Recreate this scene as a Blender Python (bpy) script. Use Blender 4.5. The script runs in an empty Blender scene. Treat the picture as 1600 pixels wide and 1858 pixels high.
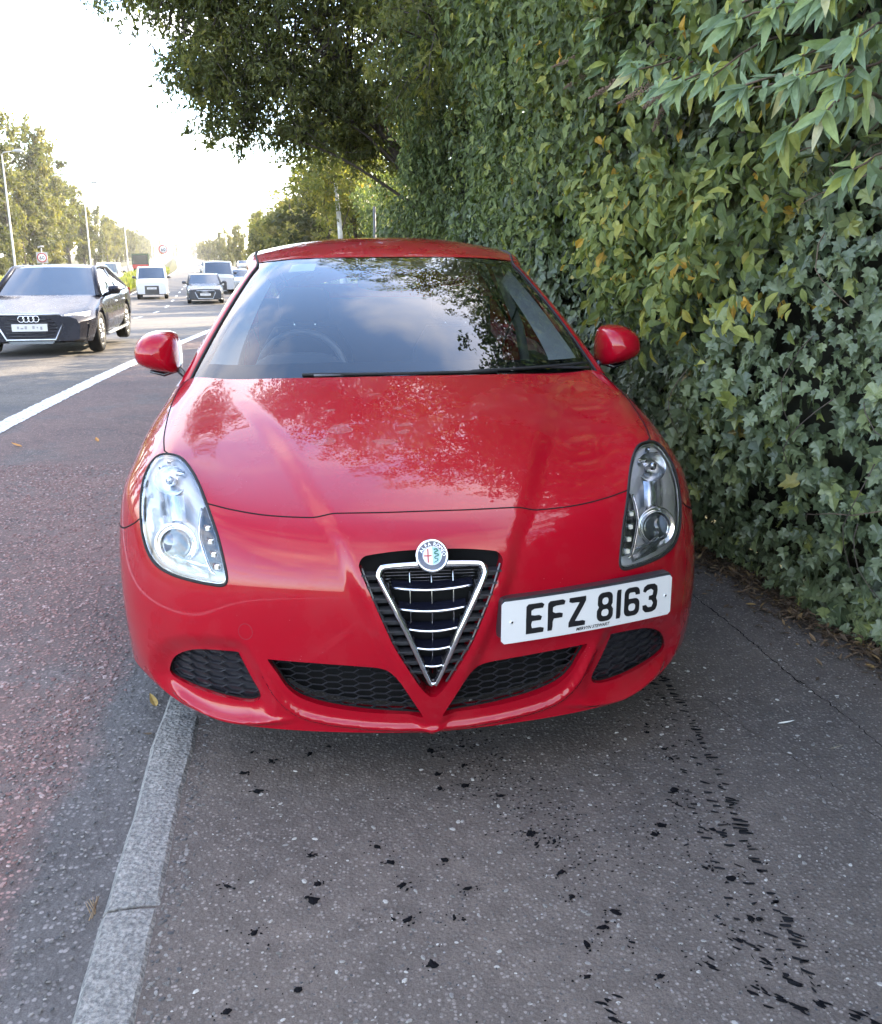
import bpy, bmesh, math, random
import numpy as np
from mathutils import Vector, Matrix
from mathutils.geometry import delaunay_2d_cdt

scene = bpy.context.scene
COL = scene.collection
R = math.radians

# ---------------------------------------------------------------- camera
CAM = np.array([-.211, -2.191, 1.400])
PITCH, YAW, ROLL, FOCAL = .2680, .1060, .0053, 1706.7 / 1600 * 36
fw = Vector((math.sin(YAW)*math.cos(PITCH), math.cos(YAW)*math.cos(PITCH), -math.sin(PITCH)))
rt = Vector((math.cos(YAW), -math.sin(YAW), 0)); up = rt.cross(fw)
rt2 = rt*math.cos(ROLL) - up*math.sin(ROLL); up2 = rt*math.sin(ROLL) + up*math.cos(ROLL)
cd = bpy.data.cameras.new('camera'); cam = bpy.data.objects.new('camera', cd); COL.objects.link(cam)
cd.sensor_fit = 'HORIZONTAL'; cd.sensor_width = 36; cd.lens = FOCAL; cd.clip_start = .05; cd.clip_end = 4000
cam.matrix_world = Matrix(((rt2.x, up2.x, -fw.x, CAM[0]), (rt2.y, up2.y, -fw.y, CAM[1]), (rt2.z, up2.z, -fw.z, CAM[2]), (0, 0, 0, 1)))
scene.camera = cam

# ---------------------------------------------------------------- sky, sun, exposure
SUN_AZ, SUN_EL = R(55), R(26)          # azimuth from +Y (down the road) towards +X (the hedge side)
world = bpy.data.worlds.new('World'); scene.world = world; world.use_nodes = True
nt = world.node_tree; nt.nodes.clear(); N = nt.nodes.new; L = nt.links.new
out = N('ShaderNodeOutputWorld'); bg = N('ShaderNodeBackground'); L(bg.outputs[0], out.inputs[0])
sky = N('ShaderNodeTexSky'); sky.sky_type = 'NISHITA'; sky.sun_disc = False
sky.sun_elevation = SUN_EL; sky.sun_rotation = SUN_AZ; sky.air_density = .85; sky.dust_density = .8; sky.ozone_density = 1.5
geo = N('ShaderNodeTexCoord'); sep = N('ShaderNodeSeparateXYZ'); L(geo.outputs['Generated'], sep.inputs[0])
zz = N('ShaderNodeMath'); zz.operation = 'MAXIMUM'; zz.inputs[1].default_value = .06; L(sep.outputs[2], zz.inputs[0])
dv = N('ShaderNodeVectorMath'); dv.operation = 'DIVIDE'; L(geo.outputs['Generated'], dv.inputs[0])
cz = N('ShaderNodeCombineXYZ'); [L(zz.outputs[0], cz.inputs[i]) for i in range(3)]; L(cz.outputs[0], dv.inputs[1])
cn = N('ShaderNodeTexNoise'); cn.inputs['Scale'].default_value = .95; cn.inputs['Detail'].default_value = 9; cn.inputs['Roughness'].default_value = .58
cn.inputs['Distortion'].default_value = .25
cm = N('ShaderNodeMapping'); cm.inputs['Location'].default_value = (3.1, 1.7, 0); L(dv.outputs[0], cm.inputs[0]); L(cm.outputs[0], cn.inputs[0])
cr = N('ShaderNodeValToRGB'); cr.color_ramp.elements[0].position = .43; cr.color_ramp.elements[1].position = .72
cr.color_ramp.elements[0].color = (0, 0, 0, 1); cr.color_ramp.elements[1].color = (1, 1, 1, 1); L(cn.outputs[0], cr.inputs[0])
cf = N('ShaderNodeMath'); cf.operation = 'MULTIPLY'; cf.inputs[1].default_value = .82; L(cr.outputs[0], cf.inputs[0])
mx = N('ShaderNodeMix'); mx.data_type = 'RGBA'; L(cf.outputs[0], mx.inputs[0]); L(sky.outputs[0], mx.inputs[6]); mx.inputs[7].default_value = (5.7, 4.95, 4.2, 1)
L(mx.outputs[2], bg.inputs[0]); bg.inputs[1].default_value = .15

sd = bpy.data.lights.new('sun', 'SUN'); sun = bpy.data.objects.new('sun', sd); COL.objects.link(sun)
sd.energy = 3.0; sd.angle = R(.53); sd.color = (1, .84, .60)
S = Vector((math.sin(SUN_AZ)*math.cos(SUN_EL), math.cos(SUN_AZ)*math.cos(SUN_EL), math.sin(SUN_EL)))
sun.rotation_euler = S.to_track_quat('Z', 'Y').to_euler()
vs = scene.view_settings; scene.display_settings.display_device = 'sRGB'
vs.view_transform = 'Standard'; vs.look = 'None'; vs.gamma = 1; vs.use_curve_mapping = False
vs.exposure = 3.05
scene.cycles.max_bounces = 8; scene.cycles.transparent_max_bounces = 16; scene.cycles.caustics_reflective = False; scene.cycles.caustics_refractive = False
# ---------------------------------------------------------------- helpers
def rng(seed): return np.random.default_rng(seed)
ORG = {}                                            # root object -> its world origin

def tag(o, label=None, cat=None, group=None, kind=None):
    if label: o['label'] = label
    if cat: o['category'] = cat
    if group: o['group'] = group
    if kind: o['kind'] = kind
    return o

def empty(name, loc=(0, 0, 0), rz=0, **kw):
    o = bpy.data.objects.new(name, None); COL.objects.link(o); o.location = loc; o.rotation_euler = (0, 0, rz)
    o.empty_display_size = .1
    return tag(o, **kw)

def mesh_from(name, V, F, smooth=True, normals=None, tint=None):
    V = np.asarray(V, np.float32).reshape(-1, 3)
    me = bpy.data.meshes.new(name)
    if isinstance(F, np.ndarray):
        n, k = F.shape
        me.vertices.add(len(V)); me.vertices.foreach_set('co', V.ravel())
        me.loops.add(n*k); me.loops.foreach_set('vertex_index', F.astype(np.int32).ravel())
        me.polygons.add(n); me.polygons.foreach_set('loop_start', np.arange(0, n*k, k, dtype=np.int32))
        me.update(calc_edges=True)
    else:
        me.from_pydata([tuple(v) for v in V.tolist()], [], F); me.update()
    me.polygons.foreach_set('use_smooth', np.full(len(me.polygons), bool(smooth)))
    if tint is not None:
        a = me.attributes.new('tint', 'FLOAT', 'POINT'); a.data.foreach_set('value', np.asarray(tint, np.float32).ravel())
    if normals is not None:
        me.normals_split_custom_set_from_vertices([tuple(n) for n in np.asarray(normals, float).tolist()])
    return me

def obj(name, V, F, m, parent=None, org=None, smooth=True, normals=None, tint=None, **kw):
    V = np.asarray(V, float).reshape(-1, 3)
    if org is None and parent is not None: org = ORG.get(parent.name)
    if org is not None: V = V - np.asarray(org)
    me = mesh_from(name, V, F, smooth, normals, tint)
    o = bpy.data.objects.new(name, me); COL.objects.link(o)
    if m is not None: me.materials.append(m)
    if parent is not None: o.parent = parent
    if org is not None: ORG[o.name] = org
    return tag(o, **kw)

class MB:
    """collects shapes that make up ONE mesh object"""
    def __init__(s): s.V = []; s.F = []; s.n = 0
    def add(s, V, F):
        V = np.asarray(V, float).reshape(-1, 3)
        s.F += [tuple(int(i) + s.n for i in f) for f in F]; s.V.append(V); s.n += len(V); return s
    def box(s, c, d, rz=0, rx=0):
        c = np.asarray(c, float); d = np.asarray(d, float)/2
        v = np.array([(x, y, z) for z in (-1, 1) for y in (-1, 1) for x in (-1, 1)])*d
        if rx: a, b = math.cos(rx), math.sin(rx); v = np.stack([v[:, 0], v[:, 1]*a - v[:, 2]*b, v[:, 1]*b + v[:, 2]*a], 1)
        if rz: a, b = math.cos(rz), math.sin(rz); v = np.stack([v[:, 0]*a - v[:, 1]*b, v[:, 0]*b + v[:, 1]*a, v[:, 2]], 1)
        return s.add(v + c, [(0, 2, 3, 1), (4, 5, 7, 6), (0, 1, 5, 4), (2, 6, 7, 3), (0, 4, 6, 2), (1, 3, 7, 5)])
    def tube(s, path, r, n=8, caps=True, flat=1.0, closed=False, upv=None):
        """tube along path; r: radius or per-point; flat: ratio of second radius"""
        P = np.asarray(path, float); k = len(P); r = np.broadcast_to(np.asarray(r, float), (k,))
        if closed: T = np.roll(P, -1, 0) - np.roll(P, 1, 0)
        else: T = np.gradient(P, axis=0)
        T /= np.linalg.norm(T, axis=1, keepdims=True) + 1e-12
        U = None; V = []
        for i in range(k):
            if upv is not None: u = np.asarray(upv if np.ndim(upv) == 1 else upv[i], float)
            elif U is None: u = np.array([0, 0, 1.]) if abs(T[i, 2]) < .9 else np.array([1., 0, 0])
            else: u = U
            u = u - T[i]*u.dot(T[i]); u /= np.linalg.norm(u) + 1e-12; U = u
            w = np.cross(T[i], u)
            for j in range(n):
                a = 2*math.pi*j/n; V.append(P[i] + r[i]*(u*math.cos(a)*flat + w*math.sin(a)))
        F = []
        for i in range(k if closed else k - 1):
            i2 = (i + 1) % k
            for j in range(n): F.append((i*n + j, i*n + (j + 1) % n, i2*n + (j + 1) % n, i2*n + j))
        if caps and not closed: F += [tuple(range(n))[::-1], tuple((k - 1)*n + j for j in range(n))]
        return s.add(V, F)
    def lathe(s, prof, c, axis=(0, -1, 0), n=24, ref=(0, 0, 1)):
        """prof: (radius, height along axis)"""
        a = np.asarray(axis, float); a /= np.linalg.norm(a); u = np.asarray(ref, float); u = u - a*u.dot(a); u /= np.linalg.norm(u); w = np.cross(a, u)
        V = [np.asarray(c) + a*h + r*(u*math.cos(2*math.pi*j/n) + w*math.sin(2*math.pi*j/n)) for r, h in prof for j in range(n)]
        F = [(i*n + j, i*n + (j + 1) % n, (i + 1)*n + (j + 1) % n, (i + 1)*n + j) for i in range(len(prof) - 1) for j in range(n)]
        return s.add(V, F)
    def prism(s, poly, d, frame):
        """polygon in frame coordinates (p -> 3D by frame(x, z, depth)), extruded by depth d"""
        n = len(poly); V = [frame(x, z, 0) for x, z in poly] + [frame(x, z, d) for x, z in poly]
        F = [tuple(range(n)), tuple(range(2*n - 1, n - 1, -1))] + [(i, i + n, (i + 1) % n + n, (i + 1) % n) for i in range(n)]
        return s.add(V, F)
    def grid(s, P, flip=False):
        P = np.asarray(P, float); a, b = P.shape[:2]
        F = [(i*b + j, i*b + j + 1, (i + 1)*b + j + 1, (i + 1)*b + j) for i in range(a - 1) for j in range(b - 1)]
        if flip: F = [f[::-1] for f in F]
        return s.add(P.reshape(-1, 3), F)
    def obj(s, name, m, parent=None, **kw):
        return obj(name, np.concatenate(s.V), s.F, m, parent, **kw)

def smooth_closed(P, k=6):
    P = np.asarray(P, float); n = len(P); out = []
    for i in range(n):
        a, b, c, d = P[i-1], P[i], P[(i+1) % n], P[(i+2) % n]
        for t in np.arange(k)/k:
            out.append(.5*((2*b) + (c - a)*t + (2*a - 5*b + 4*c - d)*t*t + (3*b - a - 3*c + d)*t**3))
    return np.array(out)

def smooth_open(P, k=6):
    P = np.asarray(P, float); Q = np.concatenate([[2*P[0] - P[1]], P, [2*P[-1] - P[-2]]]); out = []
    for i in range(1, len(Q) - 2):
        a, b, c, d = Q[i-1], Q[i], Q[i+1], Q[i+2]
        for t in np.arange(k)/k:
            out.append(.5*((2*b) + (c - a)*t + (2*a - 5*b + 4*c - d)*t*t + (3*b - a - 3*c + d)*t**3))
    out.append(P[-1]); return np.array(out)

def resample(P, step, closed=False):
    P = np.asarray(P, float)
    if closed: P = np.concatenate([P, P[:1]])
    s = np.concatenate([[0], np.cumsum(np.linalg.norm(np.diff(P, axis=0), axis=1))]); n = max(2, int(round(s[-1]/step)))
    q = np.linspace(0, s[-1], n + 1)
    Q = np.stack([np.interp(q, s, P[:, i]) for i in range(P.shape[1])], 1)
    return Q[:-1] if closed else Q

def inside(pts, poly):
    pts = np.asarray(pts, float); poly = np.asarray(poly, float); x, y = pts[:, 0], pts[:, 1]; c = np.zeros(len(pts), bool)
    x1, y1 = poly[:, 0], poly[:, 1]; x2, y2 = np.roll(x1, -1), np.roll(y1, -1)
    for a, b, e, f in zip(x1, y1, x2, y2):
        if b == f: continue
        m = ((b > y) != (f > y)) & (x < (e - a)*(y - b)/(f - b) + a); c ^= m
    return c

def dist_poly(pts, poly, closed=True):
    pts = np.asarray(pts, float); poly = np.asarray(poly, float); best = np.full(len(pts), 1e9)
    A = poly; B = np.roll(poly, -1, 0)
    if not closed: A = poly[:-1]; B = poly[1:]
    for a, b in zip(A, B):
        ab = b - a; t = np.clip(((pts - a)@ab)/(ab@ab + 1e-12), 0, 1)
        best = np.minimum(best, np.linalg.norm(pts - a - t[:, None]*ab, axis=1))
    return best

def cdt(outer, holes, grid):
    """triangles of the polygon 'outer' minus 'holes' with interior points; returns points, faces (2D)"""
    pts = [Vector(p) for p in np.asarray(outer, float)]; ed = [(i, (i + 1) % len(pts)) for i in range(len(pts))]
    for h in holes:
        b = len(pts); pts += [Vector(p) for p in np.asarray(h, float)]; ed += [(b + i, b + (i + 1) % len(h)) for i in range(len(h))]
    if len(grid): pts += [Vector(p) for p in np.asarray(grid, float)]
    r = delaunay_2d_cdt(pts, ed, [], 0, 1e-7)
    P = np.array([tuple(v) for v in r[0]]); F = np.array([f for f in r[2]], int)
    c = P[F].mean(1); k = inside(c, outer)
    for h in holes: k &= ~inside(c, h)
    F = F[k]
    d = (P[F[:, 1], 0] - P[F[:, 0], 0])*(P[F[:, 2], 1] - P[F[:, 0], 1]) - (P[F[:, 1], 1] - P[F[:, 0], 1])*(P[F[:, 2], 0] - P[F[:, 0], 0])
    F = F[np.abs(d) > 1e-12]; d = d[np.abs(d) > 1e-12]
    F[d < 0] = F[d < 0][:, ::-1]
    return P, F

# ---------------------------------------------------------------- materials
class NT:
    def __init__(s, name):
        s.m = bpy.data.materials.new(name); s.m.use_nodes = True; s.t = s.m.node_tree; s.t.nodes.clear()
        s.out = s.t.nodes.new('ShaderNodeOutputMaterial')
    def n(s, typ, **kw):
        x = s.t.nodes.new('ShaderNode' + typ)
        for k, v in kw.items():
            if k.startswith('i_'): x.inputs[k[2:].replace('_', ' ')].default_value = v
            elif k[0] == 'I' and k[1:].isdigit(): x.inputs[int(k[1:])].default_value = v
            else: setattr(x, k, v)
        return x
    def l(s, a, b): s.t.links.new(a, b)
    def coord(s, scale=1, space='Object'):
        c = s.n('TexCoord'); m = s.n('Mapping'); m.inputs['Scale'].default_value = scale if hasattr(scale, '__len__') else (scale,)*3
        s.l(c.outputs[space], m.inputs[0]); return m.outputs[0]
    def pos(s, scale=1):
        c = s.n('NewGeometry'); m = s.n('Mapping'); m.inputs['Scale'].default_value = scale if hasattr(scale, '__len__') else (scale,)*3
        s.l(c.outputs['Position'], m.inputs[0]); return m.outputs[0]
    def noise(s, vec, scale, detail=4, rough=.55, dist=0):
        x = s.n('TexNoise'); x.inputs['Scale'].default_value = scale; x.inputs['Detail'].default_value = detail; x.inputs['Roughness'].default_value = rough; x.inputs['Distortion'].default_value = dist
        s.l(vec, x.inputs[0]); return x.outputs[0]
    def vor(s, vec, scale, feature='F1', out='Distance', rand=1):
        x = s.n('TexVoronoi', feature=feature); x.inputs['Scale'].default_value = scale; x.inputs['Randomness'].default_value = rand; s.l(vec, x.inputs[0]); return x.outputs[out]
    def ramp(s, f, stops):
        x = s.n('ValToRGB'); e = x.color_ramp.elements
        while len(e) > 1: e.remove(e[-1])
        e[0].position = stops[0][0]; e[0].color = tuple(stops[0][1]) + (1,) if hasattr(stops[0][1], '__len__') else (stops[0][1],)*3 + (1,)
        for p, c in stops[1:]:
            q = e.new(p); q.color = tuple(c) + (1,) if hasattr(c, '__len__') else (c, c, c, 1)
        s.l(f, x.inputs[0]); return x.outputs[0]
    def mix(s, f, a, b, blend='MIX'):
        x = s.n('Mix', data_type='RGBA', blend_type=blend)
        for k, v in ((0, f), (6, a), (7, b)):
            if hasattr(v, 'is_output'): s.l(v, x.inputs[k])
            elif k == 0: x.inputs[0].default_value = v
            else: x.inputs[k].default_value = tuple(v) + (1,) if len(v) == 3 else v
        return x.outputs[2]
    def math(s, op, a, b=0, c=None):
        x = s.n('Math', operation=op)
        for k, v in ((0, a), (1, b), (2, c)):
            if v is None: continue
            if hasattr(v, 'is_output'): s.l(v, x.inputs[k])
            else: x.inputs[k].default_value = v
        return x.outputs[0]
    def bump(s, h, strength=.3, dist=.01, normal=None):
        x = s.n('Bump'); x.inputs['Strength'].default_value = strength; x.inputs['Distance'].default_value = dist; s.l(h, x.inputs['Height'])
        if normal is not None: s.l(normal, x.inputs['Normal'])
        return x.outputs[0]
    def pbr(s, color, rough=.5, metal=0, spec=.5, normal=None, coat=0, coatr=.03, trans=0, emit=None, estr=0, ior=None):
        p = s.n('BsdfPrincipled')
        def put(k, v):
            if hasattr(v, 'is_output'): s.l(v, p.inputs[k])
            else: p.inputs[k].default_value = (tuple(v) + (1,)) if hasattr(v, '__len__') and len(v) == 3 else v
        put('Base Color', color); put('Roughness', rough); put('Metallic', metal); put('Specular IOR Level', spec)
        if coat: put('Coat Weight', coat); put('Coat Roughness', coatr)
        if trans: put('Transmission Weight', trans)
        if ior: put('IOR', ior)
        if emit is not None: put('Emission Color', emit); put('Emission Strength', estr)
        if normal is not None: s.l(normal, p.inputs['Normal'])
        s.l(p.outputs[0], s.out.inputs[0]); return p

def simple(name, color, rough=.5, metal=0, spec=.5, coat=0, var=.12, scale=8, bump=0, bscale=200):
    t = NT(name); v = t.pos(); n = t.noise(v, scale, 4)
    c = t.mix(t.ramp(n, [(.3, 0.), (.7, 1.)]), [x*(1 - var) for x in color], [min(1, x*(1 + var)) for x in color])
    nm = t.bump(t.noise(v, bscale, 2), bump, .004) if bump else None
    t.pbr(c, rough, metal, spec, nm, coat); return t.m

def window_glass(name, tint=(.85, .9, .9), k=1.7, ior=1.5):
    """thin pane: tinted see-through plus mirror reflection by Fresnel (both faces of the pane)"""
    t = NT(name); f = t.n('Fresnel'); f.inputs['IOR'].default_value = ior
    fac = t.math('MINIMUM', t.math('MULTIPLY', f.outputs[0], k), 1)
    tr = t.n('BsdfTransparent'); tr.inputs[0].default_value = tint + (1,)
    gl = t.n('BsdfGlossy'); gl.inputs['Roughness'].default_value = .004; gl.inputs[0].default_value = (1, 1, 1, 1)
    mx = t.n('MixShader'); t.l(fac, mx.inputs[0]); t.l(tr.outputs[0], mx.inputs[1]); t.l(gl.outputs[0], mx.inputs[2]); t.l(mx.outputs[0], t.out.inputs[0])
    return t.m
# ---------------------------------------------------------------- body surface of the red hatchback (car coordinates:
# X across, Y backwards from the nose, Z up); a net of measured rows interpolated by a bicubic spline
BODY_ROWS = np.array([
 [(0,.045,.182),(.20,.058,.184),(.40,.10,.184),(.56,.165,.187),(.69,.26,.205),(.785,.365,.235),(.848,.48,.24),(.872,.60,.215)],
 [(0,.028,.27),(.20,.042,.27),(.40,.086,.27),(.57,.152,.275),(.705,.25,.290),(.802,.362,.305),(.858,.488,.318),(.876,.590,.32)],
 [(0,.006,.38),(.2,.022,.38),(.4,.070,.38),(.58,.142,.383),(.718,.248,.392),(.812,.366,.405),(.864,.488,.422),(.882,.592,.436)],
 [(0,-.002,.50),(.2,.016,.50),(.4,.070,.50),(.58,.149,.503),(.720,.260,.510),(.814,.384,.522),(.867,.508,.535),(.886,.612,.542)],
 [(0,.010,.61),(.2,.028,.61),(.4,.084,.61),(.57,.166,.613),(.708,.284,.620),(.806,.415,.630),(.866,.545,.632),(.888,.660,.622)],
 [(0,.050,.695),(.2,.068,.695),(.4,.126,.697),(.565,.210,.711),(.698,.335,.733),(.800,.470,.735),(.866,.610,.710),(.890,.745,.672)],
 [(0,.145,.754),(.2,.158,.754),(.4,.205,.755),(.56,.285,.774),(.692,.420,.812),(.800,.560,.796),(.868,.710,.748),(.892,.845,.697)],
 [(0,.36,.826),(.2,.37,.825),(.39,.400,.822),(.56,.455,.829),(.704,.545,.857),(.812,.680,.826),(.873,.825,.760),(.893,.940,.703)],
 [(0,.62,.897),(.2,.63,.895),(.40,.655,.890),(.58,.695,.888),(.722,.745,.898),(.824,.840,.852),(.878,.955,.768),(.894,1.040,.690)],
 [(0,.85,.955),(.2,.86,.953),(.42,.890,.946),(.605,.935,.938),(.742,.965,.936),(.835,1.03,.868),(.882,1.115,.762),(.893,1.175,.610)],
 [(0,1.025,.998),(.2,1.035,.996),(.43,1.085,.990),(.62,1.155,.983),(.745,1.22,.975),(.838,1.245,.880),(.885,1.27,.700),(.890,1.290,.330)],
])
NU, NV = BODY_ROWS.shape[0], BODY_ROWS.shape[1]

def _coef(D, sym):
    """cubic B-spline coefficients interpolating D along axis 0 (natural ends; sym: mirrored start, +1 even / -1 odd)."""
    n = D.shape[0]
    A = np.zeros((n + 2, n + 2)); B = np.zeros((n + 2,) + D.shape[1:])
    for i in range(n):
        A[i + 1, i:i + 3] = (1/6, 4/6, 1/6); B[i + 1] = D[i]
    if sym == 1: A[0, 0], A[0, 2] = 1, -1
    elif sym == -1: A[0, 0], A[0, 2] = 1, 1
    else: A[0, 0:3] = (1, -2, 1)
    A[n + 1, n - 1:n + 2] = (1, -2, 1)
    return np.linalg.solve(A, B.reshape(n + 2, -1)).reshape(B.shape)

def _net(rows):
    out = []
    for k in range(3):
        D = rows[:, :, k]
        c = _coef(D, 0)                                       # along u
        c = _coef(c.T, -1 if k == 0 else 1).T                 # along v, mirrored in the centre plane
        out.append(c)
    return np.stack(out, -1)
BODY_NET = _net(BODY_ROWS)

def _basis(t):
    return np.stack([(1 - t)**3 / 6, (3*t**3 - 6*t**2 + 4) / 6, (-3*t**3 + 3*t**2 + 3*t + 1) / 6, t**3 / 6], -1)

def body_base(u, v):
    u = np.asarray(u, float); v = np.asarray(v, float)
    iu = np.clip(np.floor(u).astype(int), 0, NU - 2); iv = np.clip(np.floor(v).astype(int), 0, NV - 2)
    bu = _basis(u - iu); bv = _basis(v - iv)
    P = np.zeros(u.shape + (3,))
    for a in range(4):
        for b in range(4):
            P += (bu[..., a] * bv[..., b])[..., None] * BODY_NET[iu + a, iv + b]
    return P

def body_invert(pts, f=None):
    """(u, v) of the surface points nearest to 3D points."""
    f = f or body_base
    pts = np.asarray(pts, float).reshape(-1, 3)
    gu, gv = np.meshgrid(np.linspace(0, NU - 1, 81), np.linspace(0, NV - 1, 71), indexing='ij')
    G = f(gu, gv).reshape(-1, 3)
    k = ((pts[:, None, :] - G[None]) ** 2).sum(-1).argmin(1)
    u = gu.reshape(-1)[k].copy(); v = gv.reshape(-1)[k].copy()
    for _ in range(12):
        e = 1e-4
        P = f(u, v); Pu = (f(u + e, v) - f(u - e, v)) / (2*e); Pv = (f(u, v + e) - f(u, v - e)) / (2*e)
        r = pts - P
        a = (Pu*Pu).sum(-1); b = (Pu*Pv).sum(-1); c = (Pv*Pv).sum(-1)
        p = (Pu*r).sum(-1); q = (Pv*r).sum(-1); det = a*c - b*b + 1e-12
        u = np.clip(u + np.clip((c*p - b*q) / det, -.3, .3), 0, NU - 1)
        v = np.clip(v + np.clip((a*q - b*p) / det, -.3, .3), 0, NV - 1)
    return np.stack([u, v], -1)
# ---------------------------------------------------------------- materials of the cars
def paint(name, col, dirt=.10, flake=0.0, coat=.85):
    t = NT(name); v = t.pos()
    d = t.noise(v, 3.2, 7, .62); f = t.noise(v, 55, 3)
    c = t.mix(t.math('MULTIPLY', t.ramp(d, [(.48, 0.), (.72, 1.)]), dirt), col, (.30, .25, .22))
    sp = t.vor(v, 60, out='Distance'); spots = t.ramp(sp, [(.05, 1.), (.09, 0.)]); few = t.ramp(t.noise(v, 9, 2), [(.56, 0.), (.66, 1.)])
    sm = t.math('MULTIPLY', spots, few)
    c = t.mix(t.math('MULTIPLY', sm, .22), c, (.55, .47, .44))
    r = t.math('MULTIPLY_ADD', t.ramp(d, [(.42, 0.), (.70, 1.)]), .10, .24)
    cr = t.math('MULTIPLY_ADD', t.ramp(d, [(.50, 0.), (.75, 1.)]), .05, .012); cr = t.math('MULTIPLY_ADD', sm, .3, cr)
    p = t.pbr(c, r, flake, .06, None, coat)
    t.l(cr, p.inputs['Coat Roughness']); p.inputs['Coat IOR'].default_value = 1.48
    return t.m
M = {}
M['red'] = paint('red_car_paint', (.30, .0018, .011), .05)
M['black_plastic'] = simple('black_plastic', (.026, .026, .030), .28, spec=.8, bump=.15, bscale=300)
M['satin_black'] = simple('satin_black', (.014, .014, .017), .20, spec=.8)
M['matt_black'] = simple('matt_black', (.006, .006, .006), .85, spec=.2)
M['rubber'] = simple('rubber', (.014, .014, .014), .7, spec=.3, bump=.2, bscale=120)
M['chrome'] = simple('chrome', (.82, .83, .85), .07, 1.0, var=.04)
M['dark_chrome'] = simple('dark_chrome', (.30, .31, .33), .16, 1.0)
M['silver'] = simple('silver_reflector', (.74, .76, .79), .23, 1.0, var=.05)
M['silver_satin'] = simple('silver_satin', (.46, .49, .53), .36, 1.0, var=.08)
M['bowl'] = simple('headlamp_bowl', (.84, .85, .86), .5, .0, var=.10, scale=14)
M['white_plate'] = simple('white_plate', (.60, .60, .59), .35, var=.05, scale=5)
M['ink'] = simple('black_ink', (.008, .008, .010), .4)
M['navy'] = simple('navy_enamel', (.012, .018, .045), .15, coat=1)
M['blade'] = simple('dark_blade', (.006, .007, .014), .25, spec=.4)
M['enamel_white'] = simple('white_enamel', (.72, .74, .72), .2)
M['enamel_blue'] = simple('pale_blue_enamel', (.32, .50, .58), .2)
M['enamel_red'] = simple('red_enamel', (.36, .035, .03), .25)
M['enamel_green'] = simple('green_enamel', (.03, .16, .09), .25)
M['letter_silver'] = simple('letter_silver', (.75, .76, .78), .25, .6)
M['screen'] = window_glass('windscreen_glass', (.80, .88, .90), 2.3)
M['lens'] = window_glass('headlight_cover', (.93, .95, .97), 1.5)
M['side_glass'] = window_glass('side_window_glass', (.35, .40, .42), 2.0)
M['projector'] = simple('projector_lens', (.10, .12, .15), .04, spec=.9, coat=1)
M['led'] = simple('led_cell', (.85, .82, .70), .12, .3)
M['amber'] = simple('amber_bulb', (.75, .42, .20), .2, .2)
M['trim_grey'] = simple('grey_cabin_trim', (.38, .40, .40), .75, bump=.15, bscale=400)
M['cabin'] = simple('dark_cabin_trim', (.020, .021, .023), .6, bump=.2, bscale=300)
M['seat'] = simple('seat_fabric', (.016, .017, .019), .85, bump=.3, bscale=500)
M['mirror'] = simple('mirror_glass', (.8, .82, .84), .01, 1.0, var=.01)
M['alloy'] = simple('alloy_wheel', (.55, .56, .58), .28, .9)
M['sticker'] = simple('pale_sticker', (.55, .60, .62), .5)
M['wipe'] = M['rubber']
# ---------------------------------------------------------------- the red hatchback
HEAD = [(.705,.522,.850),(.668,.490,.846),(.634,.429,.827),(.603,.354,.801),(.574,.272,.765),(.555,.223,.734),(.539,.188,.700),(.527,.160,.661),
        (.518,.140,.624),(.515,.132,.600),(.520,.131,.587),(.532,.136,.581),(.554,.147,.580),(.592,.170,.580),(.628,.196,.581),(.668,.230,.583),
        (.708,.272,.590),(.735,.308,.604),(.755,.342,.628),(.768,.375,.660),(.775,.403,.695),(.778,.435,.735),(.779,.465,.765),(.775,.505,.798),(.758,.535,.828),(.735,.540,.845)]
FOG = [(.722,.262,.294),(.706,.238,.332),(.675,.208,.362),(.630,.173,.385),(.574,.138,.396),(.510,.107,.400),(.503,.105,.392),(.490,.102,.363),(.472,.101,.320),(.456,.101,.283),
       (.457,.106,.260),(.482,.117,.248),(.530,.137,.247),(.600,.175,.252),(.660,.218,.258),(.708,.256,.266),(.722,.266,.276)]
LOW = [(.419,.075,.394),(.398,.071,.359),(.376,.071,.320),(.347,.068,.292),(.305,.060,.273),(.250,.053,.260),(.168,.043,.248),(.100,.037,.243),(.034,.035,.240),
       (.028,.033,.247),(.058,.021,.306),(.080,.014,.345),(.099,.012,.368),(.122,.012,.381),(.155,.014,.388),(.230,.026,.393),(.320,.047,.396),(.405,.072,.397)]
VEE = [(0,.05,.678),(.08,.05,.677),(.150,.046,.674),(.168,.044,.669),(.177,.040,.655),(.174,.036,.638),(.146,.013,.572),(.122,.005,.513),(.096,.003,.451),(.062,.006,.387),(.032,.015,.335),(.010,.02,.308),(0,.02,.304)]
STRAKE = [(.445,.085,.40),(.436,.082,.372),(.416,.079,.330),(.390,.082,.280),(.345,.077,.240),(.285,.066,.222),(.225,.058,.213),(.134,.047,.203),(0,.043,.196)]
LEDGE = [(.735,.285,.268),(.722,.277,.250),(.682,.246,.228),(.602,.188,.204),(.530,.148,.195),(.440,.110,.206),(.347,.081,.222)]
GAP = [(.720,.530,.851),(.742,.665,.876),(.757,.840,.906),(.766,1.00,.932),(.768,1.12,.950),(.757,1.19,.966),(.746,1.219,.975)]
SPLIT = [(.775,.403,.695),(.807,.436,.669),(.852,.511,.639),(.888,.660,.622)]
CUT = [(0,.137,.750),(.106,.139,.749),(.218,.150,.748),(.317,.166,.747),(.417,.195,.749),(.505,.233,.757),(.574,.272,.765)]
PW = np.array([.0, .05, .088, .138, .182, .205, .248, .318, .405, .50, .56])       # half width of the raised spine per row
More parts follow.
